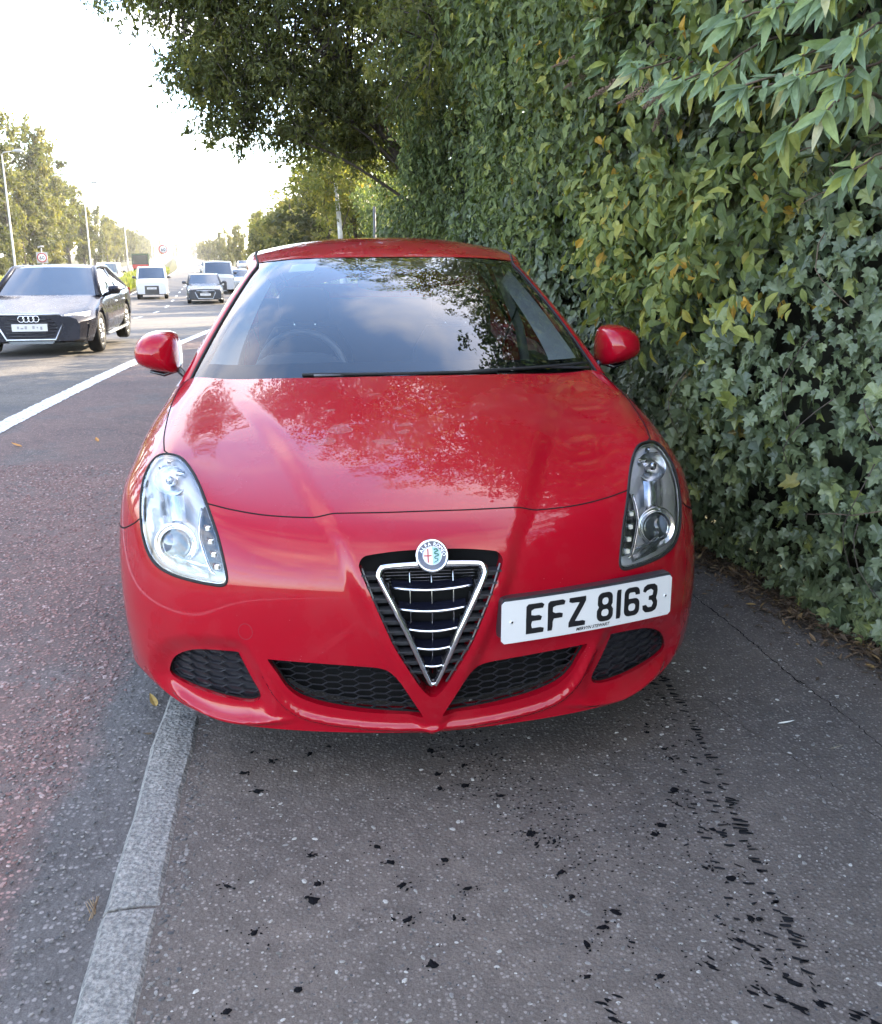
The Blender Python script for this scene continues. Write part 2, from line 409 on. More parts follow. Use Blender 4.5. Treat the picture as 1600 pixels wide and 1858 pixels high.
PH = np.array([.010, .016, .018, .018, .016, .014, .0125, .011, .009, .005, .0])
PR = np.array([.030, .034, .036, .036, .036, .040, .055, .065, .07, .075, .08])
rr = np.arange(NU)
xz = lambda P: np.asarray(P, float)[:, [0, 2]]
FOG2 = xz(FOG); STR2 = smooth_open(xz(STRAKE), 4); LED2 = smooth_open(xz(LEDGE), 4)

def _disp(B, u):
    sh = u.shape; X = np.abs(B[..., 0].ravel()); Z = B[..., 2].ravel(); q = np.stack([X, Z], 1); uu = u.ravel()
    w, h, r = np.interp(uu, rr, PW), np.interp(uu, rr, PH), np.interp(uu, rr, PR)
    t = np.clip((X - w)/r, -1, 1.2)
    s = np.where(t < -.25, 1, np.where(t > 1, 0, ((1 - t)/1.25)**2*(1 + 2*(t + .25)/1.25)))
    d = h*s
    front = uu < 5
    k = np.zeros_like(d)
    qf = q[front]
    if len(qf):
        ins = inside(qf, FOG2); df = dist_poly(qf, FOG2); df[ins] = 0
        e = np.clip(1 - df/.055, 0, 1); k[front] -= .020*e*e*(3 - 2*e)
        k[front] += .011*np.exp(-(dist_poly(qf, STR2, False)/.011)**2)*np.clip((.405 - qf[:, 1])/.09, 0, 1)
        k[front] += .012*np.exp(-(dist_poly(qf, LED2, False)/.010)**2)*np.clip((.735 - qf[:, 0])/.06, 0, 1)*np.clip((qf[:, 0] - .345)/.10, 0, 1)
    return (d + k).reshape(sh)

def body(u, v):
    u = np.asarray(u, float); v = np.asarray(v, float); sg = np.where(v < 0, -1., 1.); a = np.abs(v)
    B = body_base(u, a); e = 2e-3
    ua, ub = np.clip(u + e, 0, NU - 1), np.clip(u - e, 0, NU - 1); va, vb = np.minimum(a + e, NV - 1), a - e
    Pv = (body_base(u, va) - _mir(body_base, u, vb)); Pu = body_base(ua, a) - body_base(ub, a)
    n = np.cross(Pv, Pu); n /= np.linalg.norm(n, axis=-1, keepdims=True) + 1e-12
    B = B + n*_disp(B, u)[..., None]
    B[..., 0] *= sg
    return B
def _mir(f, u, v):
    P = f(u, np.abs(v)); P[..., 0] *= np.where(v < 0, -1., 1.); return P
def body_n(u, v):
    e = 4e-3
    Pu = body(np.clip(u + e, 0, NU - 1), v) - body(np.clip(u - e, 0, NU - 1), v)
    Pv = body(u, np.clip(v + e, -NV + 1, NV - 1)) - body(u, np.clip(v - e, -NV + 1, NV - 1))
    n = np.cross(Pv, Pu); return n/(np.linalg.norm(n, axis=-1, keepdims=True) + 1e-12)

inv = lambda P: body_invert(P)
mir = lambda q: q*np.array([1, -1.])
head_uv = inv(smooth_closed(HEAD, 5)); fog_uv = inv(smooth_closed(FOG, 4)); low_uv = inv(smooth_closed(LOW, 4))
vh = inv(smooth_open(VEE, 5)); vh[0, 1] = vh[-1, 1] = 0
vee_uv = np.concatenate([vh, mir(vh[-2:0:-1])])
cut_uv = inv(smooth_open(CUT, 8)); cut_uv[0, 1] = 0; cut_uv[-1] = head_uv[20]
gap_uv = inv(smooth_open(GAP, 6)); gap_uv[0] = head_uv[0]; gap_uv[-1] = (NU - 1, 4.0)
spl_uv = inv(smooth_open(SPLIT, 5)); spl_uv[0] = head_uv[100]; spl_uv[-1, 1] = NV - 1
CU = np.linspace(NU - 1, NU - 1, 2)
def lineuv(a, b, n): return np.stack([np.linspace(a[0], b[0], n), np.linspace(a[1], b[1], n)], 1)
gu, gv = np.meshgrid(np.arange(.03, NU - 1, .075), np.arange(-NV + 1.02, NV - 1, .06), indexing='ij')
GRID = np.stack([gu.ravel(), gv.ravel()], 1) + rng(1).uniform(-.004, .004, (gu.size, 2))

CAR0 = np.array([0, 2.2, 0])
car = empty('parked_car', CAR0, label='glossy red hatchback parked head-on on the pavement beside the ivy hedge', cat='car'); ORG[car.name] = CAR0

def skin(name, outer, holes, m, parent=car, off=0.0, fine=GRID, margin=.02, **kw):
    g = fine[inside(fine, outer)]
    g = g[dist_poly(g, outer) > margin]
    for h in holes: g = g[~inside(g, h)]; g = g[dist_poly(g, h) > margin]
    P, F = cdt(outer, holes, g)
    X = body(P[:, 0], P[:, 1]); n = body_n(P[:, 0], P[:, 1])
    return obj(name, X - n*off, F[:, ::-1] if _flip(X, F, n) else F, m, parent, normals=n, **kw)
def _flip(X, F, n):
    a = np.cross(X[F[:, 1]] - X[F[:, 0]], X[F[:, 2]] - X[F[:, 0]]); return (a*n[F[:, 0]]).sum() < 0
def rim_strip(mb, uv, depth, inset=0.0, n=3, along=(0, 1, 0)):
    """wall that goes from an opening's edge into the car"""
    P = body(uv[:, 0], uv[:, 1]); c = P.mean(0); k = len(P); V = []; dr = np.asarray(along, float)
    for j in range(n + 1):
        t = j/n; Q = P + dr*depth*t; Q = Q + (c - P)*inset*t; V.append(Q)
    F = [(j*k + i, j*k + (i + 1) % k, (j + 1)*k + (i + 1) % k, (j + 1)*k + i) for j in range(n) for i in range(k)]
    mb.add(np.concatenate(V), F)

# --- bumper, hood, fenders
hb = head_uv[20:101]                                       # inner edge down, round the tip, up the outer edge
right = np.concatenate([lineuv((0, 0), (0, NV - 1), 90)[:-1], lineuv((0, NV - 1), spl_uv[-1], 40)[:-1], spl_uv[::-1][:-1], hb[::-1][:-1], cut_uv[::-1]])
bump_out = np.concatenate([right, mir(right[1:-1])[::-1]])
bumper = skin('bumper', bump_out, [vee_uv, fog_uv, mir(fog_uv)[::-1], low_uv, mir(low_uv)[::-1]], M['red'])
mb = MB()
for q, d in ((fog_uv, .035), (mir(fog_uv), .035), (low_uv, .045), (mir(low_uv), .045)): rim_strip(mb, q, d, .0)
rim_strip(mb, vee_uv, .05, .03)
P = body(np.zeros(121), np.linspace(-NV + 1, NV - 1, 121)); mb.grid(np.stack([P, P + (0, .03, -.004), P + (0, .10, .0)]))
mb.obj('bumper_return', M['red'], car)
hood_r = np.concatenate([cut_uv[:-1], head_uv[20::-1][:-1], gap_uv[:-1], lineuv((NU - 1, 4), (NU - 1, 0), 40)])
hood_out = np.concatenate([hood_r, mir(hood_r[1:-1])[::-1]])
skin('bonnet', hood_out, [], M['red'])
fen = np.concatenate([np.roll(head_uv, -100, 0)[:len(head_uv) - 100 + 1], gap_uv[1:-1], lineuv((NU - 1, 4), (NU - 1, NV - 1), 30)[:-1], lineuv((NU - 1, NV - 1), spl_uv[-1], 40)[:-1], spl_uv[::-1][:-1]])
for s in (1, -1): skin('fender', fen if s > 0 else mir(fen)[::-1], [], M['red'])
mb = MB()
for q in (cut_uv, gap_uv, spl_uv):
    for s in (1, -1):
        w = q*np.array([1, s]); n = body_n(w[:, 0], w[:, 1]); mb.tube(body(w[:, 0], w[:, 1]) - n*.0012, .0029, 6, caps=False)
mb.obj('panel_gap', M['matt_black'], car)
# tow eye cover: a thin ring groove
th = np.linspace(0, 2*np.pi, 33)[:-1]; tq = inv(np.stack([-(-.474 + .021*np.cos(th)), np.full(32, .095), .468 + .021*np.sin(th)], 1)); tq = mir(tq)
tn = body_n(tq[:, 0], tq[:, 1]); MB().tube(body(tq[:, 0], tq[:, 1]) - tn*.0006, .0011, 5, closed=True).obj('tow_eye_cover', simple('groove', (.16, .003, .010), .5), car)

# --- honeycomb grilles
def honeycomb(name, uv, depth, fill, dx=.041, dy=.0205, wire=.0016):
    P0 = body(uv[:, 0], uv[:, 1]); sg = np.sign(P0[:, 0].mean()); poly = P0[:, [0, 2]]
    A = np.c_[np.ones(len(P0)), P0[:, 0], P0[:, 2], P0[:, 0]**2, P0[:, 0]*P0[:, 2], P0[:, 2]**2]; cf_ = np.linalg.lstsq(A, P0[:, 1], rcond=None)[0]
    yy = lambda x, z: cf_@np.array([1, x, z, x*x, x*z, z*z]) + depth
    mb = MB(); x0, x1, z0, z1 = poly[:, 0].min(), poly[:, 0].max(), poly[:, 1].min(), poly[:, 1].max(); f = dx*.30
    segs = set(); key = lambda p: (round(p[0], 5), round(p[1], 5))
    for i in range(-1, int((x1 - x0)/dx) + 2):
        for j in range(-1, int((z1 - z0)/dy) + 2):
            cx, cz = x0 + i*dx, z0 + j*dy + (dy/2 if i % 2 else 0)
            hx = [(cx - f, cz + dy/2), (cx + f, cz + dy/2), (cx + dx - f, cz), (cx + f, cz - dy/2), (cx - f, cz - dy/2), (cx - dx + f, cz)]
            for a in range(6): segs.add(tuple(sorted((key(hx[a]), key(hx[(a + 1) % 6])))))
    for a, b in sorted(segs):
        pts = np.array([np.array(a)*(1 - t) + np.array(b)*t for t in (0, .5, 1)]); k = inside(pts, poly)
        if k[1] and (k[0] or k[2]):
            q = np.array([(p[0], yy(*p), p[1]) for p in pts]); mb.tube(q[[0, 2]], [wire, wire], 4, caps=False, upv=(0, 1, 0), flat=2.4)
    o = mb.obj(name, M['black_plastic'], car, smooth=False)
    oc = poly.mean(0); MB().tube([(p[0], yy(*p) - .002, p[1]) for p in oc + (poly - oc)*.985], .0035, 6, closed=True).obj('grille_rim', M['matt_black'], o, org=CAR0)
    # back panel
    g = np.stack(np.meshgrid(np.arange(x0, x1, .02), np.arange(z0, z1, .02)), -1).reshape(-1, 2); g = g[inside(g, poly)]; g = g[dist_poly(g, poly) > .006]
    P, F = cdt(poly, [], g); V = np.array([(p[0], yy(*p) + fill, p[1]) for p in P])
    c = V.mean(0); V[:, [0, 2]] = c[[0, 2]] + (V[:, [0, 2]] - c[[0, 2]])*1.02
    obj('grille_back', V, F, M['satin_black'] if fill < .02 else M['matt_black'], o, org=CAR0)
    return o
honeycomb('fog_grille', fog_uv, .022, .006, .046, .024, .0017); honeycomb('fog_grille', mir(fog_uv), .022, .006, .046, .024, .0017)
honeycomb('lower_grille', low_uv, .030, .05); honeycomb('lower_grille', mir(low_uv), .030, .05)

# --- shield grille
yc = lambda z: float(np.interp(z, zs_, ys_))
_u = np.linspace(0, 6, 200); _P = body(_u, np.zeros(200)); zs_, ys_ = _P[:, 2], _P[:, 1]
shield = MB(); vp = body(vee_uv[:, 0], vee_uv[:, 1])
P, F = cdt(vp[:, [0, 2]], [], np.zeros((0, 2))); shield.add(np.array([(p[0], yc(p[1]) + .055, p[1]) for p in P]), F)
sg = shield.obj('shield_grille', M['matt_black'], car)
mb = MB()
for z in np.arange(.635, .36, -.0285):                                  # ladder steps outside the chrome V
    w0 = np.interp(z, [.335, .387, .451, .513, .572, .638], [.032, .062, .096, .122, .146, .174]); w1 = max(0.0, (z - .348)/(.652 - .348)*.128)
    for s in (1, -1):
        mb.box((s*(w0 + w1)/2, yc(z) + .022, z), (w0 - w1 + .004, .03, .0035))
        mb.box((s*(w0 + w1)/2, yc(z) + .040, z - .012), (w0 - w1 + .004, .004, .018))
for s in (1, -1): mb.tube([(s*.172, yc(.65) + .012, .652), (s*.145, yc(.575) + .012, .575), (s*.096, yc(.45) + .012, .455), (s*.034, yc(.34) + .012, .342)], .003, 5)
mb.obj('ladder_step', M['black_plastic'], sg, org=CAR0, smooth=False)
mb = MB()
for x in (-.0545, 0, .0545):
    zb = .352 + abs(x)/.128*.304 + .01; mb.tube([(x, yc(z) + .030, z) for z in np.linspace(zb, .648, 8)], .0022, 6)
mb.obj('grille_bar', M['dark_chrome'], sg, org=CAR0)
mb = MB()
for z in np.arange(.645, .60, -.0075): mb.box((0, yc(z) + .046, z), (.24, .003, .0022))
mb.obj('radiator_fin', M['dark_chrome'], sg, org=CAR0, smooth=False)
pth = [(-.112, .656), (0, .659), (.112, .656), (.1275, .650), (.1325, .637), (.127, .622), (.066, .490), (.012, .352), (.004, .343), (-.004, .343), (-.012, .352), (-.066, .490), (-.127, .622), (-.1325, .637), (-.1275, .650)]
pth = resample(smooth_closed(pth, 5), .006, True)
P3 = np.array([(p[0], yc(p[1]) + .002 - .004*math.sin((p[1] - .34)*9.5), p[1]) for p in pth]); rad = np.interp(P3[:, 2], [.34, .45, .64, .66], [.0052, .0068, .0078, .0078])
MB().tube(P3, rad, 10, closed=True, upv=(0, -1, 0), flat=.85).obj('chrome_frame', M['chrome'], sg, org=CAR0)
P4 = P3 + (0, .012, 0); P4[:, [0, 2]] = (P4[:, [0, 2]] - (0, .53))*.965 + (0, .53)
MB().tube(P4, rad*1.0, 8, closed=True, upv=(0, -1, 0), flat=1.6).obj('frame_backing', M['satin_black'], sg, org=CAR0)
for z, w in ((.603, .101), (.550, .084), (.498, .065), (.447, .045), (.396, .0225)):
    xs = np.linspace(-w, w, 15); zz_ = z - .006*(1 - (xs/w)**2)*min(1, w/.06)
    b = MB(); b.tube([(x, yc(z) + .004 + .010*(x/w)**2*w/.1, q) for x, q in zip(xs, zz_)], .0044, 8, upv=(0, 0, 1), flat=.85); b.obj('chrome_bar', M['chrome'], sg, org=CAR0)
    b = MB(); b.grid(np.stack([[(x, yc(z) + .006, q + .0005) for x, q in zip(xs, zz_)], [(x, yc(z) + .035, q + .013) for x, q in zip(xs, zz_)]])); b.obj('bar_blade', M['blade'], sg, org=CAR0)

# --- text and badge
def text_mesh(s, size, bold=0):
    c = bpy.data.curves.new('text', 'FONT'); c.body = s; c.size = size; c.align_x = 'CENTER'; c.align_y = 'BOTTOM_BASELINE'; c.offset = bold; c.resolution_u = 2
    o = bpy.data.objects.new('text', c); COL.objects.link(o); bpy.context.view_layer.update()
    me = o.evaluated_get(bpy.context.evaluated_depsgraph_get()).to_mesh()
    V = np.array([tuple(v.co) for v in me.vertices]); F = [tuple(p.vertices) for p in me.polygons]
    o.to_mesh_clear() if hasattr(o, 'to_mesh_clear') else None
    bpy.data.objects.remove(o); bpy.data.curves.remove(c); return V, F

bc = np.array([0, .006, .682]); bn = np.array([0, -.93, .37]); bn /= np.linalg.norm(bn); bx = np.array([1., 0, 0]); bz = np.cross(bx, bn)*1.0
bz = np.array([0, .37, .93]); bz /= np.linalg.norm(bz)
bp = lambda x, z, h: bc + bx*x + bz*z + bn*h
badge = MB().lathe([(.0, -.02), (.041, -.02), (.0415, .004), (.040, .0075), (.0375, .009), (.0352, .0078), (.0345, .006), (0, .006)], bc, bn, 40).obj('badge', M['chrome'], car)
MB().lathe([(.0348, .0066), (.0232, .0072)], bc, bn, 40).obj('badge_ring', M['navy'], badge, org=CAR0)
MB().lathe([(.0232, .0060), (.0236, .0080), (.0222, .0080), (.0220, .0062)], bc, bn, 40).obj('badge_rim', M['letter_silver'], badge, org=CAR0)
half = [(.0222*math.cos(a), .0222*math.sin(a)) for a in np.linspace(math.pi/2, 3*math.pi/2, 20)]
MB().add([bp(x - .0002, z, .0068) for x, z in half], [tuple(range(20))]).obj('white_field', M['enamel_white'], badge, org=CAR0)
MB().add([bp(-x + .0002, z, .0068) for x, z in half], [tuple(range(20))[::-1]]).obj('blue_field', M['enamel_blue'], badge, org=CAR0)
MB().add([bp(-.0123, -.017, .0074), bp(-.0088, -.017, .0074), bp(-.0088, .017, .0074), bp(-.0123, .017, .0074)], [(0, 1, 2, 3)]).add([bp(-.0205, -.0018, .0078), bp(-.0018, -.0018, .0078), bp(-.0018, .0018, .0078), bp(-.0205, .0018, .0078)], [(0, 1, 2, 3)]).obj('red_cross', M['enamel_red'], badge, org=CAR0)
sn = [(.004, .015), (.010, .0165), (.0135, .012), (.007, .009), (.0065, .005), (.0135, .004), (.0145, .0), (.007, -.002), (.006, -.006), (.0125, -.008), (.013, -.012), (.007, -.015), (.004, -.017)]
MB().tube([bp(x, z, .0076) for x, z in smooth_open(sn, 4)], np.linspace(.0020, .0009, 49), 6).obj('serpent', M['enamel_green'], badge, org=CAR0)
mb = MB()
for ch, a in zip('ALFA ROMEO', [156, 138, 121, 103, None, 76, 58, 40, 23, 6]):
    if ch == ' ': continue
    V, F = text_mesh(ch, .0125); a = R(a); ux = np.array([math.sin(a), -math.cos(a)]); uz = np.array([math.cos(a), math.sin(a)])
    Q = [ux*v[0] + uz*(.0247 + v[1]) for v in V]; mb.add([bp(q[0], q[1], .0083) for q in Q], F)
mb.obj('badge_lettering', M['letter_silver'], badge, org=CAR0, smooth=False)

# --- number plate
PL0 = np.array([.170, -.022, .4495]); PL1 = np.array([.664, .138, .4475]); pe = PL1 - PL0; plen = np.linalg.norm(pe); pe /= plen; pz = np.array([0, .0, 1.]) + np.array([.03, .10, 0])*.4; pn = np.cross(pe, pz); pn /= np.linalg.norm(pn)
def pf(x, z, h=0):
    t = x/plen; return PL0 + pe*x + pz*z + pn*(h + .012*4*t*(1 - t))
def rrect(x0, z0, x1, z1, r, n=5):
    out = []
    for cx, cz, a0 in ((x1 - r, z1 - r, 0), (x0 + r, z1 - r, 90), (x0 + r, z0 + r, 180), (x1 - r, z0 + r, 270)):
        out += [(cx + r*math.cos(R(a0 + 90*k/n)), cz + r*math.sin(R(a0 + 90*k/n))) for k in range(n + 1)]
    return out
def bent(mb, poly, holes, h0, h1, step=.02):
    out_ = resample(np.array(poly), .012, True) if not holes else np.array(poly)
    x0, z0 = out_.min(0); x1, z1 = out_.max(0); g = np.stack(np.meshgrid(np.arange(x0, x1, step), np.arange(z0, z1, step)), -1).reshape(-1, 2)
    g = g[inside(g, out_)] if len(g) else g; g = g[dist_poly(g, out_) > .003] if len(g) else g
    for h in holes:
        if len(g): g = g[~inside(g, h)]; g = g[dist_poly(g, np.array(h)) > .002] if len(g) else g
    P, F = cdt(out_, holes, g); n = len(P); mb.add([pf(p[0], p[1], h1) for p in P], F)
    k = len(out_); mb.add([pf(p[0], p[1], h1) for p in out_] + [pf(p[0], p[1], h0) for p in out_], [(i, i + k, (i + 1) % k + k, (i + 1) % k) for i in range(k)])
mb = MB(); bent(mb, rrect(0, 0, plen, .111, .008), [], -.001, .002); plate = mb.obj('number_plate', M['white_plate'], car, smooth=False)
mb = MB(); bent(mb, rrect(.001, .01, plen - .001, .1185, .008), [], -.03, -.0015); mb.obj('plate_holder', M['black_plastic'], plate, org=CAR0, smooth=False)
arc = lambda cx, cz, r, a0, a1, n=5: [(cx + r*math.cos(R(a0 + (a1 - a0)*k/n)), cz + r*math.sin(R(a0 + (a1 - a0)*k/n))) for k in range(n + 1)]
GL = {
 'E': ([(0,0),(50,0),(50,14),(14,14),(14,33),(44,33),(44,47),(14,47),(14,65),(50,65),(50,79),(0,79)], []),
 'F': ([(0,0),(14,0),(14,31),(43,31),(43,45),(14,45),(14,65),(50,65),(50,79),(0,79)], []),
 'Z': ([(0,0),(50,0),(50,14),(18,14),(50,65),(50,79),(0,79),(0,65),(32,65),(0,14)], []),
 '1': ([(0,0),(14,0),(14,79),(0,79)], []),
 '8': (arc(17,17,17,180,270)+arc(33,17,17,270,360)+[(50,31),(44,40),(48,47)]+arc(33,64,15,0,90)+arc(17,64,15,90,180)+[(2,47),(6,40),(0,31)], [rrect(14,14,36,33,8), rrect(15.5,46,34.5,65,8)]),
 '6': (arc(34,63,16,0,90)+arc(16,63,16,90,180)+arc(16,16,16,180,270)+arc(34,16,16,270,360)+arc(34,32,16,0,90)+[(14,48),(14,59)]+arc(20,59,6,180,90)+arc(30,59,6,90,0)+[(36,57),(50,57)], [rrect(14,14,36,34,8)]),
 '3': ([(0,22)]+arc(16,16,16,180,270)+arc(34,16,16,270,360)+[(50,32),(43,40),(49,48)]+arc(34,63,15.5,0,90)+arc(16,63,16,90,180)+[(0,57),(14,57)]+arc(20,59,6,180,90)+arc(29,59,6,90,0)+[(35,51)]+arc(30,51,5,0,-90)+[(20,46),(20,33)]+arc(30,27,6,90,0)+arc(30,20,6,0,-90)+arc(20,20,6,270,180)+[(14,22)], []),
}
x = .0665
for ch in 'EFZ 8163':
    if ch == ' ': x += .024; continue
    o_, hs = GL[ch]; sc = lambda q: np.array([(x + a*.001, .0185 + b*.001) for a, b in q]); mb = MB(); bent(mb, sc(o_), [sc(h) for h in hs], .002, .0028, .012)
    mb.obj('plate_character', M['ink'], plate, org=CAR0, smooth=False); x += (.014 if ch == '1' else .050) + .011
for s_, sz, xx, zz0, b in (('MERVYN STEWART', .0118, .262, .0058, .00035), ('www.ms-cars', .0045, .345, .0075, 0), ('BS AU 145d', .0042, .484, .008, 0)):
    if s_.startswith(('www', 'BS')): s_ = '--------'                       # print too small to read in the photograph
    V, F = text_mesh(s_, sz, b); V[:, 0] += .28*V[:, 1]*(s_[0] == 'M'); MB().add([pf(xx + v[0], zz0 + v[1], .0026) for v in V], F).obj('plate_print', M['ink'], plate, org=CAR0, smooth=False)
for xx in (.026, plen - .022):
    MB().lathe([(0, .0045), (.004, .0042), (.0052, .002)], pf(xx, .056, 0), pn, 14).obj('plate_screw', M['white_plate'], plate, org=CAR0)
    MB().lathe([(0, .0052), (.0026, .0050), (.003, .0045)], pf(xx + .001, .056, 0), pn, 12).obj('screw_hole', M['ink'], plate, org=CAR0)

# --- headlights
def headlight(s):
    w = np.array([1, s]); q = head_uv*w; E = body(q[:, 0], q[:, 1]); n = body_n(q[:, 0], q[:, 1])
    cover_out = q if s > 0 else q[::-1]
    root = skin('headlight', cover_out, [], M['lens'], margin=.015)
    MB().tube(E - n*.001, .0042, 7, closed=True).obj('gasket', M['rubber'], root, org=CAR0)
    MB().tube(E + (E.mean(0) - E)*.035 - n*.004, .0035, 6, closed=True).obj('edge_trim', M['silver'], root, org=CAR0)
    # bowl: the cover's shape pushed inwards
    fine = GRID[inside(GRID, cover_out)]; fine = fine[dist_poly(fine, cover_out) > .02]
    P, F = cdt(cover_out, [], fine); X = body(P[:, 0], P[:, 1]); nn = body_n(P[:, 0], P[:, 1])
    d = dist_poly(X[:, [0, 2]], E[:, [0, 2]]); dep = .010 + .050*np.clip(d/.07, 0, 1)**.8
    obj('bowl', X - nn*dep[:, None] + np.array([0, .010, 0])*np.clip(d/.05, 0, 1)[:, None], F, M['bowl'], root, org=CAR0)
    g = lambda x, z, dp: _surf(x*s, z, dp, s)
    # projector
    pc = g(.662, .652, .030); ax = np.array([.10*s, -.97, .16]); 
    MB().lathe([(.062, -.02), (.058, .004), (.055, .008), (.052, .004), (.050, .000), (.0455, .006), (.0445, .010), (.042, .010), (.040, -.008)], pc, ax, 40).obj('projector_ring', M['chrome'], root, org=CAR0)
    MB().lathe([(.0405, -.004), (.036, .008), (.028, .017), (.016, .023), (.0, .025)], pc, ax, 32).obj('projector_lens', M['projector'], root, org=CAR0)
    # shroud between projector and upper lamp
    ys = np.linspace(.69, .765, 9); sh = []
    for z in ys: sh.append([g(.672 + .018*(z - .69)/.075 + a*.042, z, .022 + .03*a*a) for a in np.linspace(-1, 1, 11)])
    MB().grid(np.array(sh)).obj('shroud', M['silver'], root, org=CAR0)
    # upper reflector dish and bulb cap
    rc = g(.690, .792, .040); ax2 = np.array([.05*s, -.93, .36])
    MB().lathe([(.044, .004), (.042, .002), (.034, -.010), (.020, -.020), (0, -.024)], rc, ax2, 24).obj('reflector', M['silver'], root, org=CAR0)
    MB().lathe([(.013, -.02), (.0135, .008), (.011, .014), (0, .016)], rc, ax2, 14).obj('bulb_cap', M['chrome'], root, org=CAR0)
    for a, dx, dz in ((0, -.030, .022), (1, .026, .026), (2, .004, .040)): MB().box(g(.690 + dx, .792 + dz, .024), (.024, .012, .012), rz=.6*a).obj('reflector_facet', M['chrome'], root, org=CAR0, smooth=False)
    # dark strip with LEDs on the inner edge
    LI = np.array([(.577, .757), (.560, .726), (.548, .695), (.538, .660), (.529, .628), (.527, .612)]); RI = np.array([(.583, .752), (.587, .722), (.588, .690), (.578, .658), (.566, .628), (.556, .610)])
    MB().grid(np.array([[g(a[0]*(1 - t) + b[0]*t, a[1]*(1 - t) + b[1]*t, .010 + .012*t) for t in np.linspace(0, 1, 5)] for a, b in zip(smooth_open(LI, 4), smooth_open(RI, 4))])).obj('led_strip', M['satin_black'], root, org=CAR0)
    MB().tube([g(x, z, .010) for x, z in smooth_open(np.concatenate([RI + (.003, 0), [(.548, .604)]]), 4)], .0036, 7).obj('strip_trim', M['chrome'], root, org=CAR0)
    for x, z in ((.566, .712), (.558, .683), (.549, .654), (.541, .626)):
        c = g(x, z, .008); led = MB().box(c, (.019, .012, .017), rz=.35*s).obj('led', M['chrome'], root, org=CAR0, smooth=False)
        MB().box(c - (0, .008, 0), (.011, .008, .010), rz=.35*s).obj('led_chip', M['led'], led, org=CAR0, smooth=False)
    # ribbed indicator at the bottom
    MB().grid(np.array([[g(.568 + .130*t, .590 + .012*t + h*.026*(.45 + .55*t), .014 + .012*h*h) for h in np.linspace(0, 1, 5)] for t in np.linspace(0, 1, 14)])).obj('indicator', M['silver'], root, org=CAR0)
    MB().tube([g(.560 + .15*t, .616 + .022*t*t, .030 - .010*t) for t in np.linspace(0, 1, 9)], .0045, 6).obj('bowl_edge', M['chrome'], root, org=CAR0)
    return root
def _surf(x, z, dep, s):
    if not hasattr(_surf, 'c'):
        P = body(*[a.ravel() for a in np.meshgrid(np.linspace(2.5, 8, 111), np.linspace(2.5, 6.2, 91), indexing='ij')]); _surf.c = P
    P = _surf.c; k = ((P[:, 0] - abs(x))**2 + (P[:, 2] - z)**2).argsort()[:4]; y = P[k, 1].mean()
    return np.array([x, y + dep, z])
for s in (1, -1): headlight(s)

# pale dried water marks on the bonnet
t = NT('dried_water_mark'); tr_ = t.n('BsdfTransparent'); df_ = t.n('BsdfDiffuse'); df_.inputs[0].default_value = (.50, .28, .27, 1); m_x = t.n('MixShader'); m_x.inputs[0].default_value = .17; t.l(tr_.outputs[0], m_x.inputs[1]); t.l(df_.outputs[0], m_x.inputs[2]); t.l(m_x.outputs[0], t.out.inputs[0]); M['mark'] = t.m
r = rng(77)
for x, y, a, b in ((-.215,.60,.042,.030), (-.262,.52,.034,.026), (-.245,.745,.016,.010), (-.03,.56,.022,.014), (-.02,.61,.020,.013), (-.085,.50,.034,.020), (-.035,.735,.016,.010), (-.10,.86,.018,.007), (.11,.66,.010,.007)):
    th_ = np.linspace(0, 2*np.pi, 23)[:-1]; q_ = 1 + .16*np.sin(th_*2 + r.uniform(0, 6)) + .12*np.sin(th_*3 + r.uniform(0, 6)) + r.normal(0, .03, 22); zz0_ = np.interp(y, [.13, .36, .62, .85, 1.02], [.754, .826, .897, .955, .998])
    w_ = body_invert(np.stack([np.abs(x + a*q_*np.cos(th_)), y + b*q_*np.sin(th_), zz0_ + .27*b*q_*np.sin(th_)], 1)); w_[:, 1] *= np.where(x + a*q_*np.cos(th_) < 0, -1, 1); c_ = w_.mean(0, keepdims=True); w_ = np.concatenate([w_, c_ + (w_ - c_)*.5, c_])
    n_ = body_n(w_[:, 0], w_[:, 1]); V_ = body(w_[:, 0], w_[:, 1]) + n_*.0009; F_ = [(i, (i + 1) % 22, 22 + (i + 1) % 22, 22 + i) for i in range(22)] + [(22 + i, 22 + (i + 1) % 22, 44) for i in range(22)]
    obj('water_mark', V_, F_, M['mark'], car, normals=n_)
# ---------------------------------------------------------------- windscreen, pillars, roof, sides, cabin of the red car
bot = body(np.full(21, NU - 1.0), np.linspace(0, 4.0, 21)) + np.array([0, .022, -.008])
TOPC = smooth_open([(0,1.775,1.386),(.17,1.782,1.3855),(.32,1.80,1.383),(.44,1.835,1.376),(.527,1.882,1.366)], 5)
def along(P, t):
    P = np.asarray(P); s = np.concatenate([[0], np.cumsum(np.linalg.norm(np.diff(P, axis=0), axis=1))]); q = np.asarray(t)*s[-1]
    return np.stack([np.interp(q, s, P[:, i]) for i in range(3)], -1)
def ws(a, b, off=0.0):
    """windscreen surface: a -1..1 across, b 0..1 up"""
    a = np.asarray(a, float); b = np.asarray(b, float); t = np.abs(a); Bq = along(bot, t); Tq = along(TOPC, t)
    P = Bq*(1 - b[..., None]) + Tq*b[..., None]
    nrm = np.array([0, -.46, .89]); P = P + nrm*(.030*4*b*(1 - b)*(1 - .35*t*t) + off)[..., None] if np.ndim(b) else P
    P[..., 0] *= np.where(a < 0, -1, 1)
    return P
A_, B_ = np.meshgrid(np.linspace(-1, 1, 49), np.linspace(0, 1, 25), indexing='ij')
glass = MB().grid(ws(A_, B_), True).obj('windscreen', M['screen'], car)
